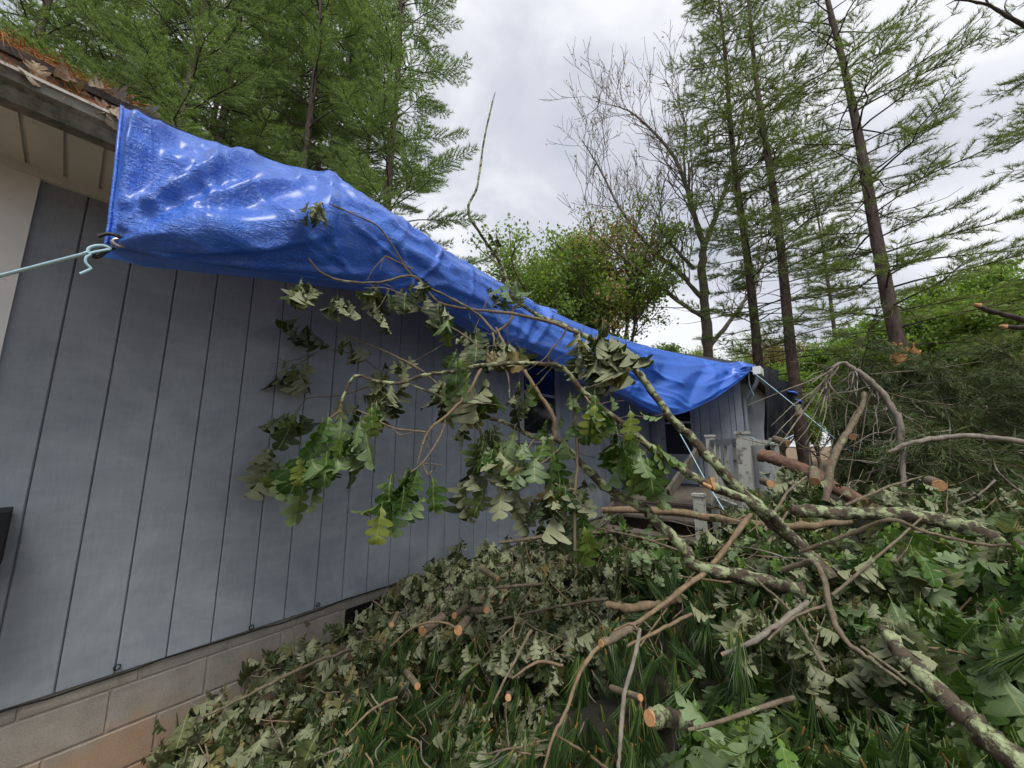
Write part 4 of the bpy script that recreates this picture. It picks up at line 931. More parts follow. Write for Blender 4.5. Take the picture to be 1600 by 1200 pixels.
loose('fallen_limb', 'straight grey stem standing on end in the pine needles', 'limb', [(1000,982,1.5,.007),(992,1025,1.45,.008),(976,1085,1.38,.008),(970,1150,1.32,.008),(966,1200,1.28,.007)], M_GREYTWIG, caps=False)
loose('fallen_limb', 'short sawn branch sloping under the pine tufts', 'limb', [(940,1005,1.6,.019),(965,992,1.65,.020),(990,980,1.7,.02)], M_TWIG, 12)
# arching grey birch-like twigs over the fallen pine
arch = thing('bent_sapling', 'bare grey sapling bent over in an arch before the fallen pine', 'sapling', P(1410, 760, 3.4))
L_('stem', [(1412,765,3.4,.022),(1410,710,3.45,.026),(1405,660,3.5,.030),(1390,630,3.55,.030),(1365,600,3.6,.030),(1335,578,3.65,.026),(1312,567,3.7,.018),(1290,590,3.7,.014),(1265,630,3.7,.011),(1240,665,3.7,.008),(1215,700,3.7,.005)], M_GREYTWIG, 9, arch)
R2_ = np.random.default_rng(5)
for q in range(34):
    s0 = [(1312,568),(1335,578),(1365,600),(1300,580),(1390,632),(1405,665),(1290,592)][q % 7]
    u, v = s0; pts = [(u, v, 3.65, .008)]; du_, dv_ = R2_.normal(-6, 12), R2_.uniform(8, 30)
    for s in range(4): u += du_ + R2_.normal(0, 4); v += dv_ + R2_.normal(0, 4); pts.append((u, v, 3.65 + R2_.normal(0, 0.06), .007 - 0.0014 * s))
    L_('twig', pts, M_GREYTWIG, 5, arch)
# sawn stubs poking out of the heap
STUB = [(660,986,2.3,10,'sawn branch end, biggest orange disc above the pine tufts'),(716,985,2.2,9,'sawn round end just right of the big orange disc'),(710,962,2.45,6,'small sawn end above the pair of orange discs'),
 (652,1072,1.95,6,'small sawn end low on the left among pine tufts'),(760,953,2.3,7,'upright torn orange stub hanging among grey oak leaves'),(794,1090,1.75,6,'orange torn stub in the middle pine tufts'),(1000,1090,1.4,6,'little sawn stub above the oak stub at the bottom'),
 (612,976,2.4,5,'tiny sawn end at the left of the pine tufts'),(1250,650,4.7,7,'orange sawn end near the black tarp tip'),(1231,693,4.3,8,'orange chip beside the black tarp bottom'),(1332,683,3.9,7,'sawn end right of the upright grey branch'),(1204,756,2.75,8,'orange sawn end under the reddish log'),(1468,759,2.7,12,'broken orange stub at right among silvery leaves'),(1273,752,2.9,10,'orange torn wood on the reddish log side'),(778,905,2.75,6,'orange sawn end among the pale oak leaves')]
for (u, v, D, pxr, lab) in STUB:
    rad = 0.72 * pxr / 586 * D; ax = P(u + R.normal(0, 34), v + R.uniform(-34, 4), D + 0.12) ; p0 = P(u, v, D - 0.05)
    o = thing('branch_stub', lab, 'branch stub', p0)
    d = unit(ax - p0); pp = [p0, p0 + d * 0.04, p0 + d * 0.16]
    MB().tube(pp, [rad, rad * 1.02, rad * 0.95], 12, rough=0.05).build('bark', M_TWIG, o, True)
    MB().tube([p0 - d * 0.004, p0 + d * 0.001], [rad * 0.92, rad * 0.97], 12, rough=0.04).build('cut_face', M_CUT, o)

# ------------------------------------------------------------------ pine boughs with long needle tufts in the pile
def tuft_mesh(seed, n=46, spread=0.32, length=1.0, wd=0.015):
    r = np.random.default_rng(seed); V = []; F = []; mi = []
    for q in range(n):
        h = r.standard_normal(3); h[1] = 0; h = unit(h); a_ = spread * r.uniform(0.1, 1.0)
        d0 = unit(np.array([0, 1, 0]) + h * a_); L0 = length * r.uniform(0.75, 1.05); sag_ = r.normal(0, 0.05, 3)
        b0 = np.array([0, r.uniform(-0.12, 0.12), 0]) + h * 0.012; s = unit(np.cross(d0, r.standard_normal(3))) * wd * 0.5
        m1 = b0 + d0 * L0 * 0.55; m2 = b0 + d0 * L0 + sag_
        k_ = len(V); V += [b0 - s, b0 + s, m1 + s * 0.9, m1 - s * 0.9, m2]; F.append(((k_, k_+1, k_+2, k_+3), (k_+3, k_+2, k_+4)))
    Q = [f[0] for f in F]; T_ = [f[1] for f in F]
    # brown sheath
    c = MB().tube([(0, -0.10, 0), (0, 0.02, 0), (0, 0.12, 0)], [0.014, 0.026, 0.010], 6); k_ = len(V)
    Vc = np.vstack(c.V); V = np.vstack([np.array(V), Vc]); fs = [f for f, _ in c.order]
    mi = [0] * (len(Q) + len(T_)) + [1] * sum(len(f) for f in fs)
    return mesh_np('needle_tuft', V, [Q, T_] + [f + k_ for f in fs], [M_NEEDLE, M_SHEATH], mi)
TUFT = [tuft_mesh(400 + q, 58, 0.20 + 0.04 * q) for q in range(6)]
def pine_bough(seed, label, stems, region, n, size, depth=0.3, dirn=(0, 0, -1)):
    r = np.random.default_rng(seed); t_ = thing('pine_bough', label, 'pine bough', P(*stems[0][0][:3]))
    for s in stems: L_('stem', s, M_TANTWIG, 7, t_)
    for (u, v) in sample_poly(r, region, n):
        D = Dmap(u, v) + depth * r.uniform(-0.25, 1.0); c = P(u, v, D)
        d = unit(np.array(dirn) + r.normal(0, 0.42, 3))
        link('needle_tuft', TUFT[r.integers(6)], t_, leaf_M(c, d, r.standard_normal(3), size * r.uniform(0.75, 1.15)))
    for q in range(max(4, n // 12)):
        u, v = sample_poly(r, region, 1)[0]; D = Dmap(u, v); pts = []
        for s in range(4): pts.append((u + r.normal(0, 4), v, D + r.normal(0, 0.02), 0.0045 - 0.0007 * s)); u += r.normal(0, 14); v += r.uniform(15, 35)
        L_('stem', pts, M_TANTWIG if q % 2 else M_GREYTWIG, 5, t_)
dn = lambda du, dv: unit(P(800 + du, 1000 + dv, 2.0) - P(800, 1000, 2.0))
pine_bough(51, 'fresh green pine bough drooping below the sawn discs', [[(720,985,2.2,.008),(690,972,2.25,.007),(650,978,2.2,.006),(610,1010,2.1,.004)]], [(580,1010),(640,985),(740,990),(780,1040),(760,1160),(640,1180),(560,1090)], 170, 0.165, 0.3, dn(-20, 100))
pine_bough(52, 'pine bough of long needles at the bottom left of the heap', [[(620,1090,1.9,.007),(580,1110,1.8,.006),(540,1150,1.7,.004)]], [(500,1110),(600,1080),(660,1120),(640,1300),(440,1300),(470,1190)], 170, 0.165, 0.35, dn(-10, 100))
pine_bough(53, 'bright pine bough spreading left in the middle of the heap', [[(880,1040,1.75,.008),(840,1035,1.75,.007),(800,1060,1.7,.005)]], [(760,1040),(830,1025),(900,1040),(910,1120),(880,1300),(700,1300),(660,1180),(720,1110)], 200, 0.16, 0.35, dn(-25, 90))
pine_bough(54, 'dark pine bough hanging under the lichen branch', [[(1080,960,1.8,.009),(1030,985,1.7,.008),(980,1010,1.6,.006)]], [(890,1010),(960,960),(1060,930),(1180,930),(1250,960),(1180,1040),(1120,1110),(1040,1120),(1000,1200),(1000,1320),(880,1320),(890,1120)], 300, 0.175, 0.4, dn(0, 100))
pine_bough(57, 'shaded pine needles below the fork of the lichen branch', [[(1250,900,2.0,.008),(1150,910,2.1,.007),(1060,900,2.2,.005)]], [(950,890),(1050,865),(1160,880),(1280,900),(1290,1000),(1180,980),(1080,960),(980,960)], 150, 0.17, 0.3, dn(0, 100))
pine_bough(55, 'small spray of pine needles beside the tan limb', [[(1000,990,1.55,.006),(985,975,1.55,.005),(960,985,1.55,.004)]], [(955,975),(1000,950),(1050,990),(1020,1020),(980,1010)], 16, 0.13, 0.1, dn(20, 60))
pine_bough(56, 'shaded pine boughs deep below the right-hand oak leaves', [[(1500,1010,1.6,.008),(1420,980,1.6,.007)]], [(1260,900),(1600,880),(1750,900),(1750,1250),(1300,1250),(1200,1100)], 200, 0.17, 0.4, dn(10, 100))

# ------------------------------------------------------------------ needles for tree crowns (numpy, one mesh per crown)
def needles_mesh(name, Pp, Dd, r, mat, K=11, length=0.13, wd=0.010, spread=0.55):
    n = len(Pp); d = unit(Dd[:, None, :] + spread * r.standard_normal((n, K, 3)))
    b0 = Pp[:, None, :] + Dd[:, None, :] * r.uniform(-0.05, 0.05, (n, K, 1))
    s = unit(np.cross(d, r.standard_normal((n, K, 3)))) * wd * 0.5
    tip = b0 + d * length * r.uniform(0.7, 1.1, (n, K, 1))
    V = np.stack([b0 - s, b0 + s, tip], 2).reshape(-1, 3)
    F = np.arange(n * K * 3).reshape(-1, 3)
    return mesh_np(name, V, [F], mat)
def segs_mesh(name, A, B, ra, rb, mat, n=4):
    A = np.asarray(A); B = np.asarray(B); ra = np.asarray(ra)[:, None, None]; rb = np.asarray(rb)[:, None, None]; N_ = len(A)
    d = unit(B - A); s = unit(np.cross(d, np.array([0.31, 0.52, 0.79]))); t_ = np.cross(d, s)
    ang = np.arange(n) / n * 2 * math.pi
    ring = np.cos(ang)[None, :, None] * s[:, None] + np.sin(ang)[None, :, None] * t_[:, None]
    V = np.concatenate([A[:, None] + ring * ra, B[:, None] + ring * rb], 1).reshape(-1, 3)
    base = np.arange(N_)[:, None] * 2 * n; q = np.arange(n)[None]
    F = np.stack([base + q, base + (q + 1) % n, base + n + (q + 1) % n, base + n + q], -1).reshape(-1, 4)
    return mesh_np(name, V, [F], mat)

def make_pine(seed, label, loc, H, r0, c0, Lmax, lean=(0, 0), mat=M_PINE, whorl=0.55, nb=(4, 6), dens=1.0, K=11, nl=0.13, droop=0.1, up=0.25, top_taper=0.8, group=None, dead=0.15, zmax=None, nw=0.011, barkmat=M_PINEBARK, clump=1.0, crook=0.05, s0=0.3):
    r = np.random.default_rng(seed); loc = np.asarray(loc, float)
    t_ = thing('pine_tree', label, 'pine tree', loc, group)
    zs = np.linspace(0, H, 16); tp = np.stack([loc[0] + lean[0] * zs + crook * np.sin(zs * 0.5 + seed), loc[1] + lean[1] * zs + crook * np.cos(zs * 0.43 + seed), loc[2] + zs - 0.2], 1)
    MB().tube(catmull(tp, 3), np.interp(np.linspace(0, 1, 46), [0, 0.04, 1], [r0 * 1.25, r0, r0 * 0.12]), 12, rough=0.04).build('trunk', barkmat, t_, True)
    A, B, ra, rb, TP, TD = [], [], [], [], [], []
    z = c0
    while z < H - 0.3:
        f = (z - c0) / (H - c0); Lp = Lmax * (1 - f ** 1.6 * top_taper) * (0.55 + 0.45 * min(1, f * 4 + 0.25))
        az0 = r.uniform(0, 6.28); n_ = r.integers(nb[0], nb[1] + 1)
        for q in range(n_):
            az = az0 + q * 6.283 / n_ + r.normal(0, 0.3); L0 = Lp * r.uniform(0.55, 1.15)
            zz = z + r.normal(0, 0.12); p0 = np.array([np.interp(zz, zs, tp[:, 0]), np.interp(zz, zs, tp[:, 1]), zz + loc[2] - 0.2])
            h = np.array([math.cos(az), math.sin(az), 0]); k_ = 7; s = np.linspace(0, 1, k_)
            dz = L0 * (up * s - (up + droop) * s ** 2 * r.uniform(0.6, 1.2) + 0.10 * s ** 4 * 2)
            wig = np.cumsum(r.normal(0, 0.05 * L0, (k_, 1)), 0) * np.array([[-h[1], h[0], 0]]) * s[:, None]
            bp = p0 + h * (L0 * s)[:, None] + np.array([0, 0, 1.0]) * dz[:, None] + wig
            rad = (0.008 + 0.0085 * L0) * (1 - 0.82 * s)
            A.extend(bp[:-1]); B.extend(bp[1:]); ra.extend(rad[:-1]); rb.extend(rad[1:])
            if zz < c0 + dead * (H - c0) and r.random() < 0.78: continue
            ns = max(4, int(L0 / 0.20 * dens))
            for s_ in np.linspace(s0, 1.0, ns):
                if r.random() > clump: continue
                c = np.array([np.interp(s_, s, bp[:, a_]) for a_ in range(3)]); tg = unit(np.array([np.interp(min(1, s_ + 0.1), s, bp[:, a_]) for a_ in range(3)]) - np.array([np.interp(s_ - 0.1, s, bp[:, a_]) for a_ in range(3)]))
                side = np.cross(tg, [0, 0, 1.0])
                for sd in (-1, 1):
                    ln = (0.22 + 0.30 * L0 * (1 - s_) ** 0.8 * min(1, s_ * 3)) * r.uniform(0.6, 1.2)
                    dd = unit(tg * 0.75 + side * sd * r.uniform(0.5, 1.0) + np.array([0, 0, r.normal(0.12, 0.16)]))
                    m_ = max(2, int(ln / 0.10)); st = (np.arange(m_) + 0.6)[:, None] / m_ * ln
                    tips = c + dd * st + np.array([0, 0, -0.12]) * (st / max(ln, 0.1)) ** 2 * ln
                    TP.append(tips); TD.append(np.repeat((unit(dd + np.array([0, 0, 0.25])))[None], m_, 0))
                    A.append(c); B.append(tips[-1]); ra.append(0.006); rb.append(0.003)
        z += whorl * r.uniform(0.7, 1.3)
        if zmax and z > zmax: break
    link('branches', segs_mesh('branches', np.array(A), np.array(B), np.array(ra), np.array(rb), M_DARKBARK), t_)['kind'] = 'stuff'
    TP = np.vstack(TP); TD = np.vstack(TD)
    link('crown', needles_mesh('crown', TP, TD, r, mat, K, nl, nw), t_)['kind'] = 'stuff'
    return t_, len(TP)
def copy_tree(o, loc, rot, scale, label):
    c = o.copy(); COL.objects.link(c); c.location = Vector([float(q) for q in loc]); c.rotation_euler = (0, 0, rot); c.scale = (scale,) * 3; c['label'] = label
    for ch in o.children:
        d = ch.copy(); COL.objects.link(d); d.parent = c
    return c

# left pines behind the house
GP = 'tall pines behind the house'
pa, n1_ = make_pine(61, 'dense bright pine at the open sky, rightmost of those behind the roof', ground_at(585, 14), 28, 0.26, 3.2, 4.0, mat=M_PINE, whorl=0.78, nb=(5, 6), dens=0.85, group=GP, droop=0.0, up=0.40, K=12, nl=0.20, nw=0.019, dead=0.0, top_taper=0.65, s0=0.42)
pb, n2_ = make_pine(62, 'pine with bare lower trunk behind the tarp peak', ground_at(430, 13), 28, 0.22, 5.0, 3.1, mat=M_PINE, whorl=0.75, nb=(4, 6), dens=0.85, group=GP, droop=0.12, K=12, nl=0.20, nw=0.019, dead=0.42, top_taper=0.55, s0=0.4)
pc, n3_ = make_pine(63, 'nearest pine with bright plumes over the near tarp corner', ground_at(200, 9.5), 22, 0.22, 3.4, 3.2, mat=M_PINE, whorl=0.72, nb=(4, 6), dens=1.0, group=GP, droop=0.02, up=0.35, K=13, nl=0.16, nw=0.014, dead=0.0, top_taper=0.6, s0=0.4)
for (src, u, D, rot, s, lab) in (
    (pb, 500, 16, 1.0, 1.0, 'slim pine trunk just left of the rightmost pine'), (pb, 380, 16.5, 2.2, 1.05, 'slim pine in the gap above the tarp middle'), (pb, 335, 15, 4.0, 0.95, 'pine with sparse branches left of the gap above the tarp'),
    (pc, 60, 10.5, 2.0, 1.0, 'bright pine above the leaf-filled gutter'), (pc, -90, 9.5, 3.6, 1.0, 'pine at the top left corner of the picture'), (pc, 275, 11.5, 1.4, 1.1, 'full pine over the left part of the tarp'),
    (pb, 455, 18, 5.2, 1.1, 'thin distant pine seen through the gap behind the tarp'), (pb, 130, 14, 3.0, 1.0, 'thin pine filling the space behind the near pines'), (pb, 545, 19, 3.3, 1.1, 'distant pine half hidden by the rightmost one'), (pa, -40, 17, 0.7, 1.0, 'dense pine far back at the left edge'), (pb, 410, 20, 0.4, 1.25, 'farthest thin pine in the gap behind the tarp'), (pb, 260, 18, 5.0, 1.15, 'thin far pine between the near pines')):
    copy_tree(src, ground_at(u, D), rot, s, lab)
# right-hand pines
GR = 'thin pines to the right of the house'
pd_, _ = make_pine(71, 'leaning pine with splintered orange trunk base at right', ground_at(1444, 9.6), 20, 0.205, 2.8, 3.0, lean=(-0.026, -0.02), mat=M_PINE2, whorl=0.50, nb=(3, 5), dens=0.95, group=GR, droop=0.16, up=0.12, K=13, nl=0.19, dead=0.10, clump=0.70, nw=0.013, s0=0.38, top_taper=0.6, zmax=17)
pe, _ = make_pine(72, 'tall straight pine just right of the far eave', ground_at(1256, 12.5), 24, 0.20, 3.8, 2.8, mat=M_PINE2, whorl=0.6, nb=(3, 5), dens=0.75, group=GR, droop=0.14, up=0.16, K=12, nl=0.19, dead=0.20, clump=0.78, nw=0.017, s0=0.35, top_taper=0.5)
pf, _ = make_pine(73, 'dark pine trunk behind the far eave, left of the straight pine', ground_at(1198, 14), 26, 0.2, 4.5, 3.0, mat=M_PINE2, whorl=0.58, nb=(4, 5), dens=0.75, group=GR, droop=0.1, up=0.2, K=12, nl=0.20, dead=0.18, clump=0.8, nw=0.018, s0=0.35, top_taper=0.5)
copy_tree(pd_, ground_at(1850, 8.6), 2.4, 0.95, 'pine boughs reaching in from beyond the right edge')
copy_tree(pe, ground_at(1330, 26), 1.2, 1.0, 'far thin pine behind the splintered pine')
# splintered wood at the base of the leaning pine
sb = P(1411, 546, 9.3); sp = MB(); rs = np.random.default_rng(3)
for q in range(26):
    a_ = rs.uniform(0, 6.28); bb = sb + np.array([math.cos(a_), math.sin(a_), 0]) * 0.20 + np.array([0, 0, rs.uniform(-0.30, -0.02)])
    sp.bar(bb - np.array([0, 0, 0.15]), bb + np.array([rs.normal(0, 0.05), rs.normal(0, 0.05), rs.uniform(0.0, 0.24) * (1 if q % 4 else 1.8)]), rs.uniform(0.03, 0.10), 0.03, up=(math.cos(a_), math.sin(a_), 0.01))
sp.build('splintered_wood', M_SPLINTER, pd_)
MB().tube([sb + np.array([0, 0, -0.45]), sb + np.array([0, 0, -0.25]), sb + np.array([0, 0, -0.05])], [0.20, 0.20, 0.19], 14, rough=0.05).build('bare_wood', M_SPLINTER, pd_, True)

# ------------------------------------------------------------------ broadleaf trees
def grow(r, p, d, L0, rad, depth, A, B, ra, rb, ends, spread=0.6, up=0.15, nk=(2, 4), shr=0.68):
    n = 4; pp = p.copy(); dd = d.copy()
    for q in range(n):
        dd = unit(dd + r.normal(0, 0.13, 3) + np.array([0, 0, up * 0.3])); q2 = pp + dd * L0 / n
        A.append(pp); B.append(q2); ra.append(rad * (1 - 0.35 * q / n)); rb.append(rad * (1 - 0.35 * (q + 1) / n)); pp = q2
        if depth <= 2: ends.append((pp, dd))
        if q >= 1 and depth > 0 and r.random() < 0.55:
            sd = unit(dd + unit(r.standard_normal(3)) * spread * 1.3 + np.array([0, 0, up]))
            grow(r, pp, sd, L0 * shr * r.uniform(0.6, 0.95), rad * 0.5, depth - 1, A, B, ra, rb, ends, spread, up, nk, shr)
    if depth > 0:
        for q in range(r.integers(nk[0], nk[1])):
            sd = unit(dd + unit(r.standard_normal(3)) * spread + np.array([0, 0, up]))
            grow(r, pp, sd, L0 * shr * r.uniform(0.8, 1.15), rad * 0.62, depth - 1, A, B, ra, rb, ends, spread, up, nk, shr)
    else: ends.append((pp, dd))
def leafquads(name, C, r, mat, size):
    n = len(C); d = unit(r.standard_normal((n, 3))); s = unit(np.cross(d, r.standard_normal((n, 3)))); sz = size * r.uniform(0.6, 1.3, (n, 1)); nn_ = np.cross(d, s)
    V = np.stack([C - d * sz * 0.5, C + s * sz * 0.3 - nn_ * sz * 0.08, C + d * sz * 0.5, C - s * sz * 0.3 - nn_ * sz * 0.08], 1).reshape(-1, 3)
    return mesh_np(name, V, [np.arange(n * 4).reshape(-1, 4)], mat, smooth=False)
def make_tree(seed, label, loc, H, r0, mat, nleaf, lsz=0.12, crad=0.45, depth=3, fork=0.35, name='broadleaf_tree', cat='tree', group=None, brown=0.0, spread=0.7, bark=M_GREYBARK, up=0.2):
    r = np.random.default_rng(seed); loc = np.asarray(loc, float); t_ = thing(name, label, cat, loc, group)
    k_ = 6; tp = np.stack([loc[0] + np.cumsum(r.normal(0, 0.05, k_)), loc[1] + np.cumsum(r.normal(0, 0.05, k_)), loc[2] + np.linspace(-0.2, H * fork, k_)], 1)
    MB().tube(catmull(tp, 4), np.linspace(r0 * 1.2, r0 * 0.75, 21), 10, rough=0.04).build('trunk', bark, t_, True)
    A, B, ra, rb, ends = [], [], [], [], []
    for q in range(4):
        az = q * 1.57 + r.uniform(0, 1); d = unit(np.array([math.cos(az) * spread, math.sin(az) * spread, 1.0]))
        grow(r, tp[-1] - np.array([0, 0, r.uniform(0, H * fork * 0.3)]), d, H * 0.24, r0 * 0.55, depth, A, B, ra, rb, ends, spread=0.75, up=up)
    grow(r, tp[-1], np.array([0, 0, 1.0]), H * 0.26, r0 * 0.65, depth, A, B, ra, rb, ends, up=up)
    link('branches', segs_mesh('branches', np.array(A), np.array(B), np.array(ra), np.array(rb), bark, 5), t_)['kind'] = 'stuff'
    E = np.array([e_[0] for e_ in ends]); sel = E[r.integers(len(E), size=nleaf)] + r.normal(0, crad, (nleaf, 3)) * np.array([1, 1, 0.6])
    if brown > 0:
        zc = E[:, 2].max(); top = sel[:, 2] > loc[2] + H * 0.45; bc = r.random(len(sel)) < brown * (vnoise(sel[:, 0] * 0.45, sel[:, 1] * 0.3 + sel[:, 2] * 0.45, seed) > 0.58)
        m1 = sel[bc & top]; sel = sel[~(bc & top)]
        if len(m1): link('brown_leaf_patch', leafquads('brown_leaf_patch', m1, r, M_BROWNLEAF, lsz), t_)['kind'] = 'stuff'
    link('crown', leafquads('crown', sel, r, mat, lsz), t_)['kind'] = 'stuff'
    return t_
GB = 'broadleaf trees beyond the house'
ta = make_tree(81, 'rounded green tree with a brown patch above the tarp', ground_at(862, 19), 14.5, 0.22, M_TREELEAF, 34000, 0.17, 0.32, group=GB, brown=0.5, spread=0.40, fork=0.34)
tb = make_tree(82, 'narrow green tree with browned leaves left of the bare tree', ground_at(975, 19), 13.5, 0.2, M_TREELEAF, 20000, 0.17, 0.30, group=GB, brown=0.6, spread=0.3, fork=0.36)
tcn = make_tree(83, 'bright green tree low behind the tarp', ground_at(900, 24), 10.0, 0.2, M_TREELEAF2, 30000, 0.2, 0.30, group=GB)
for (src, u, D, rot, s, lab) in ((tcn, 1060, 25, 1.0, 0.85, 'light green tree behind the bare tree trunk'), (ta, 1120, 30, 2.0, 0.75, 'green tree low between the bare tree and the far eave'), (tcn, 1300, 24, 2.5, 0.85, 'bright green tree behind the straight pine'),
    (tcn, 1400, 20, 3.2, 0.9, 'bright green tree behind the splintered pine'), (tcn, 1500, 18, 4.1, 1.0, 'sunny green tree right of the splintered pine'), (tcn, 1600, 17, 5.0, 1.05, 'sunny green tree at the right edge'), (tcn, 1720, 17, 0.3, 0.9, 'green tree just beyond the right edge'), (tb, 1220, 32, 3.0, 0.9, 'far green tree behind the pine trunks'),
    (tb, 830, 30, 1.1, 0.85, 'far small tree at the end of the left pines'), (ta, 1450, 32, 0.4, 0.8, 'far green tree between the right-hand pines'), (tcn, 760, 36, 2.0, 0.9, 'far pale tree low beside the pines'), (ta, 1010, 34, 4.4, 0.8, 'far green tree seen through the bare tree'), (tcn, 1560, 28, 1.9, 1.0, 'far bright tree behind the right edge trees')):
    copy_tree(src, ground_at(u, D), rot, s, lab)

for (src, u, D, rot, s, lab) in ((tcn, 1225, 19, 0.5, 0.45, 'green understorey bush behind the black tarp'), (tcn, 1275, 17, 1.5, 0.42, 'bright bush at the foot of the straight pine'), (ta, 1340, 18, 2.5, 0.33, 'dark green bush left of the splintered trunk'), (tcn, 1160, 24, 3.5, 0.5, 'bush behind the far eave'), (ta, 1470, 15, 4.5, 0.35, 'green bush behind the fallen pine'), (tcn, 1560, 14, 5.5, 0.45, 'bush behind the fallen pine at the right edge'), (tcn, 1660, 13, 0.9, 0.5, 'bush beyond the right edge'), (ta, 1250, 26, 0.2, 0.5, 'far dark bush between the pine trunks'), (ta, 1390, 27, 1.2, 0.5, 'far bush behind the splintered pine'), (tcn, 1090, 28, 2.2, 0.6, 'far bright bush left of the far eave'), (tcn, 925, 17, 0.8, 0.72, 'bright green sapling right behind the tarp'), (tcn, 1035, 20, 3.0, 0.7, 'bright bush at the foot of the bare tree'), (tcn, 845, 18, 5.1, 0.7, 'bright low tree left of the brown-patched tree')):
    copy_tree(src, ground_at(u, D), rot, s, lab)

# the dead bare tree: main limbs surveyed, fine branching grown
bt_ = thing('bare_tree', 'nearly leafless grey tree with spreading bare limbs', 'tree', ground_at(1108, 17))
BD = 17.0
def bl_(pts): return poly([(u, v, BD + dz, r_) for u, v, dz, r_ in pts], 0.02)
limbs = [[(1110,640,0,.27),(1107,560,0,.24),(1102,480,0,.21),(1097,420,0,.19),(1100,380,0,.16)],
 [(1100,385,0,.15),(1085,340,0,.13),(1072,290,.2,.11),(1050,240,.4,.08),(1015,200,.5,.06),(985,175,.6,.04),(960,165,.6,.02)],
 [(1100,385,0,.14),(1118,340,-.3,.11),(1135,290,-.5,.09),(1150,240,-.6,.07),(1160,190,-.7,.05),(1165,150,-.7,.02)],
 [(1100,470,0,.12),(1065,430,.3,.10),(1020,390,.6,.09),(985,350,.8,.075),(960,310,.9,.06),(935,260,1.0,.045),(910,220,1,.02)],
 [(1105,500,0,.11),(1060,470,-.4,.09),(1010,430,-.7,.075),(965,395,-.9,.06),(925,360,-1,.03)],
 [(1085,420,0,.10),(1060,395,-.3,.08),(1040,370,-.4,.06),(1030,345,-.4,.045),(1033,315,-.4,.03)],
 [(1072,290,.2,.07),(1068,240,.3,.05),(1072,200,.3,.04),(1060,160,.3,.015)],
 [(1110,540,0,.10),(1150,490,.5,.09),(1180,440,.8,.07),(1200,390,1,.04)]]
for q, lb in enumerate(limbs):
    p_, r_ = bl_(lb); MB().tube(p_, r_, 9, rough=0.05).build('trunk' if q == 0 else 'limb', M_GREYBARK, bt_, True)
A, B, ra, rb, ends = [], [], [], [], []; rbt = np.random.default_rng(91)
for lb in limbs[1:]:
    p_, r_ = bl_(lb)
    for k_ in range(4, len(p_)):
        if rbt.random() < 0.95:
            d0 = unit(p_[k_] - p_[k_-1]); grow(rbt, p_[k_], unit(d0 + unit(rbt.standard_normal(3)) * 0.8 + np.array([0, 0, 0.25])), rbt.uniform(1.1, 2.4), max(0.016, r_[k_] * 0.35), 2, A, B, ra, rb, ends, spread=0.6, up=0.25, nk=(1, 3), shr=0.7)
link('fine_branches', segs_mesh('fine_branches', np.array(A), np.array(B), np.maximum(np.array(ra), 0.012), np.maximum(np.array(rb), 0.009), M_GREYBARK), bt_)['kind'] = 'stuff'
E = np.array([e_[0] for e_ in ends]); sel = E[rbt.integers(len(E), size=900)] + rbt.normal(0, 0.12, (900, 3))
link('dead_leaves', leafquads('dead_leaves', sel, rbt, M_BROWNLEAF, 0.13), bt_)['kind'] = 'stuff'
# bare branch at the top right corner
tr_ = thing('overhanging_branch', 'dark bare branch entering at the top right corner', 'branch', P(1700, 60, 7))
for lb in ([(1800,90,7,.07),(1650,60,7,.05),(1590,35,7,.045),(1545,8,7,.035),(1500,0,7,.02),(1478,8,7,.008)], [(1545,8,7,.02),(1530,-20,7,.015),(1510,-40,7,.01)], [(1590,35,7,.02),(1570,10,7.1,.012),(1585,-20,7.1,.006)], [(1500,0,7,.012),(1490,14,7,.007),(1480,10,7,.004)]):
    L_('branch', lb, M_DARKBARK, 8, tr_)
# broken dark branches low at right
tr_ = thing('broken_branch', 'two dark snapped branches with orange tips at the right edge', 'branch', P(1650, 520, 7))
L_('branch', [(1524,476,7,.035),(1550,487,7,.05),(1600,500,7,.06),(1750,540,7,.08)], M_DARKBARK, 9, tr_)
L_('branch', [(1565,509,6.8,.04),(1590,512,6.8,.05),(1640,516,6.8,.06),(1750,530,6.8,.08)], M_DARKBARK, 9, tr_)
for (u, v, D) in ((1522, 475, 6.98), (1562, 508.5, 6.78)): MB().tube([P(u, v, D), P(u + 9, v + 2.5, D)], [0.015, 0.045], 7, rough=0.25).build('torn_tip', M_CUT, tr_)

# ------------------------------------------------------------------ fallen pine top: drab needles and bare twigs behind the pile
fp = thing('fallen_pine_top', 'fallen pine top, drab needles heaped at right beyond the log', 'fallen pine', P(1420, 700, 5.0))
rf = np.random.default_rng(101); A, B, ra, rb, TP, TD = [], [], [], [], [], []
def fbranch(p0, d0, L0, r_):
    k_ = 8; p = p0.copy(); d = unit(d0); pts = [p0]
    for q in range(k_): d = unit(d + rf.normal(0, 0.10, 3) + np.array([0, 0, -0.07])); p = p + d * L0 / k_; pts.append(p)
    rad = np.linspace(r_, 0.005, k_ + 1)
    for q in range(k_): A.append(pts[q]); B.append(pts[q+1]); ra.append(rad[q]); rb.append(rad[q+1])
    for q in range(2, k_ + 1):
        for s in range(4):
            sd = unit(d + rf.normal(0, 0.75, 3) + np.array([0, 0, -0.35])); ln = rf.uniform(0.2, 0.55)
            m_ = 5; st = (np.arange(m_) + 0.5)[:, None] / m_ * ln; tips = pts[q] + sd * st + np.array([0, 0, -0.3]) * st ** 2
            A.append(pts[q]); B.append(tips[-1]); ra.append(0.005); rb.append(0.002)
            TP.append(tips); TD.append(np.repeat(unit(sd + np.array([0, 0, -0.5]))[None], m_, 0))
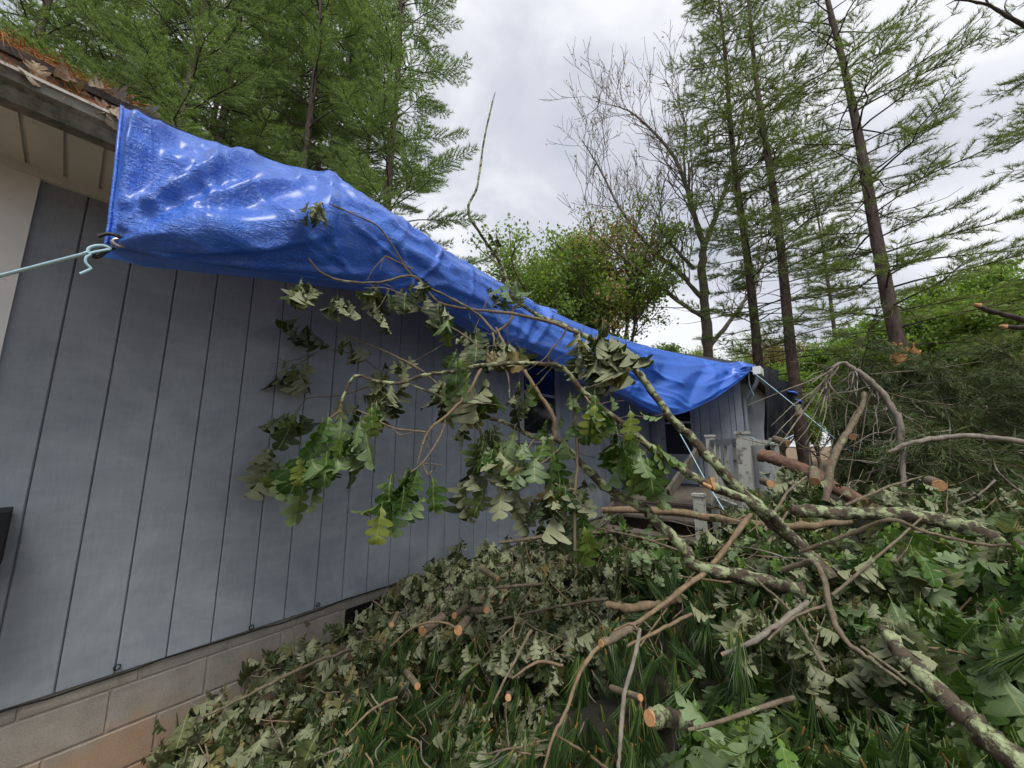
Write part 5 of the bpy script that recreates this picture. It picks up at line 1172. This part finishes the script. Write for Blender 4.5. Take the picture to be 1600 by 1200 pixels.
for (u, v) in sample_poly(rf, [(1235,660),(1270,595),(1320,582),(1400,585),(1430,588),(1480,578),(1560,572),(1640,585),(1750,595),(1750,760),(1600,760),(1450,760),(1300,740),(1240,710)], 165):
    D = Dmap(u, v) + rf.uniform(0.1, 1.6); p0 = P(u, v, D); p0[2] = max(p0[2], 0.3)
    fbranch(p0 + np.array([0, 0, -0.03 if abs(u - 1413) > 45 else -0.30]), np.array([rf.normal(0, 1), rf.normal(0, 1), rf.normal(0.15, 0.35)]), rf.uniform(0.7, 1.5), 0.014)
TP = np.vstack(TP); TD = np.vstack(TD); A = np.array(A); B = np.array(B)
def clear_of_porch(p): return p[:, 0] > 2.75 + 0.05 * p[:, 1]
kp = clear_of_porch(TP); TP, TD = TP[kp], TD[kp]; kb = clear_of_porch(A) & clear_of_porch(B)
link('branches', segs_mesh('branches', A[kb], B[kb], np.array(ra)[kb], np.array(rb)[kb], M_TWIG), fp)['kind'] = 'stuff'
link('needles', needles_mesh('needles', TP, TD, rf, M_PINE3, 13, 0.14, 0.009, 0.45), fp)['kind'] = 'stuff'
MB().tube(catmull([P(1450, 770, 4.8), P(1430, 700, 5.2), P(1500, 660, 6.0), P(1600, 650, 7.0)], 6), np.linspace(0.14, 0.05, 19), 12, rough=0.05).build('trunk', M_PINEBARK, fp, True)
for q in range(46):
    u, v = sample_poly(rf, [(1235,640),(1300,580),(1480,590),(1640,600),(1640,780),(1300,760)], 1)[0]; D = Dmap(u, v) - 0.15
    pts = []; du_, dv_ = rf.normal(0, 26), rf.normal(4, 16)
    for s in range(5): pts.append((u, v, D + rf.normal(0, 0.05), 0.008 - 0.0013 * s)); u += du_ + rf.normal(0, 6); v += dv_ + rf.normal(0, 6)
    L_('twig', pts, M_GREYTWIG if q % 3 else M_DARKBARK, 5, fp)

# loose bare sticks on the pile
STK = [[(1000,1010),(1080,900),(1130,850)],[(1290,875),(1200,870),(1140,866),(1060,880)],[(1260,890),(1190,860),(1100,850)],[(860,910),(890,940),(930,960),(950,1000)],[(820,965),(790,990),(745,1040)],[(930,830),(980,800),(1090,825)],[(1020,845),(1090,835),(1120,822)],[(1150,1010),(1170,1050),(1180,1100)],[(950,1000),(958,1040),(945,1080)],[(1430,1010),(1500,1020),(1600,1060)],[(1400,770),(1480,775),(1540,765)],[(1160,880),(1240,930),(1290,1000)],[(870,1150),(920,1180),(960,1210)]]
for q, s in enumerate(STK):
    cc = sum(a[0] for a in s) / len(s), sum(a[1] for a in s) / len(s)
    loose('stick', ['tan','thin brown','grey','short brown','crooked','pale','bleached','slim','bent','long grey','whitish','slanting','low brown'][q] + ' bare stick ' + ['crossing below the forked lichen branch','running level under the lichen branch fork','over the leaves right of the fork','among pale leaves at the heap centre','left of the hanging grey leaves','under the level pale limb','in front of the dark porch space','in the dark hollow of the heap','by the sawn branch','low at the right edge','under the bleached pole','beside the tan limb','at the bottom centre'][q], 'stick',
          [(u, v, Dmap(u, v) - 0.03, 0.0060 - 0.001 * k_) for k_, (u, v) in enumerate(s)], [M_TANTWIG, M_TWIG, M_GREYTWIG][q % 3], 6, caps=False)

# ------------------------------------------------------------------ debris on the gutter
rd = np.random.default_rng(121)
deb = thing('gutter_debris', 'orange pine needles and moss heaped in the gutter at left', 'debris', (XE + 0.05, -0.5, ZT + 0.12))
n = 1500; yy = rd.uniform(-1.4, 0.02, n); onroof = rd.random(n) < 0.75
cpos = np.stack([np.where(onroof, XE + rd.uniform(-0.10, 0.05, n), XE + rd.uniform(0.03, 0.13, n)), yy, np.where(onroof, ZT + 0.175 + rd.uniform(0, 0.03, n) , ZT + 0.02 + rd.uniform(0, 0.03, n))], 1)
link('needle_litter', needles_mesh('needle_litter', cpos, unit(rd.standard_normal((n, 3)) * np.array([0.6, 1, 0.35]) + np.array([0.25, 0, -0.2])), rd, M_ORANGEN, 3, 0.09, 0.003, 0.5), deb)['kind'] = 'stuff'
V = []; ys = np.linspace(-1.4, 0.1, 60)
for y in ys:
    for q, a_ in enumerate(np.linspace(0, math.pi, 7)): V.append((XE + 0.075 + math.cos(a_) * 0.052, y, ZT - 0.005 + math.sin(a_) * 0.055 * (0.3 + 0.9 * float(vnoise(np.array(y * 6), np.array(q * 0.7), 4)))))
link('moss', mesh_np('moss', V, [[(r_ * 7 + q, r_ * 7 + q + 1, (r_ + 1) * 7 + q + 1, (r_ + 1) * 7 + q) for r_ in range(59) for q in range(6)]], M_MOSS), deb)
for q in range(20):
    on = q % 2; near = q < 12
    y = rd.uniform(-0.16, 0.03) if near else rd.uniform(-0.7, -0.1)
    p = np.array([XE + (0.11 if on else 0.03), y, ZT + (0.045 if on else 0.12 + 0.06 * rd.random())])
    tag(link('dead_leaf', LV['x'][q % 4][3], None, leaf_M(p, unit(rd.standard_normal(3) * np.array([0.5, 1, 0.4]) + np.array([0.4, 0, -0.3])), unit(np.array([1, 0, 0.8]) + rd.normal(0, 0.4, 3)), rd.uniform(0.07, 0.11))), 'curled tan dead oak leaf in the gutter beside the tarp', 'leaf', 'dead leaves in the gutter')
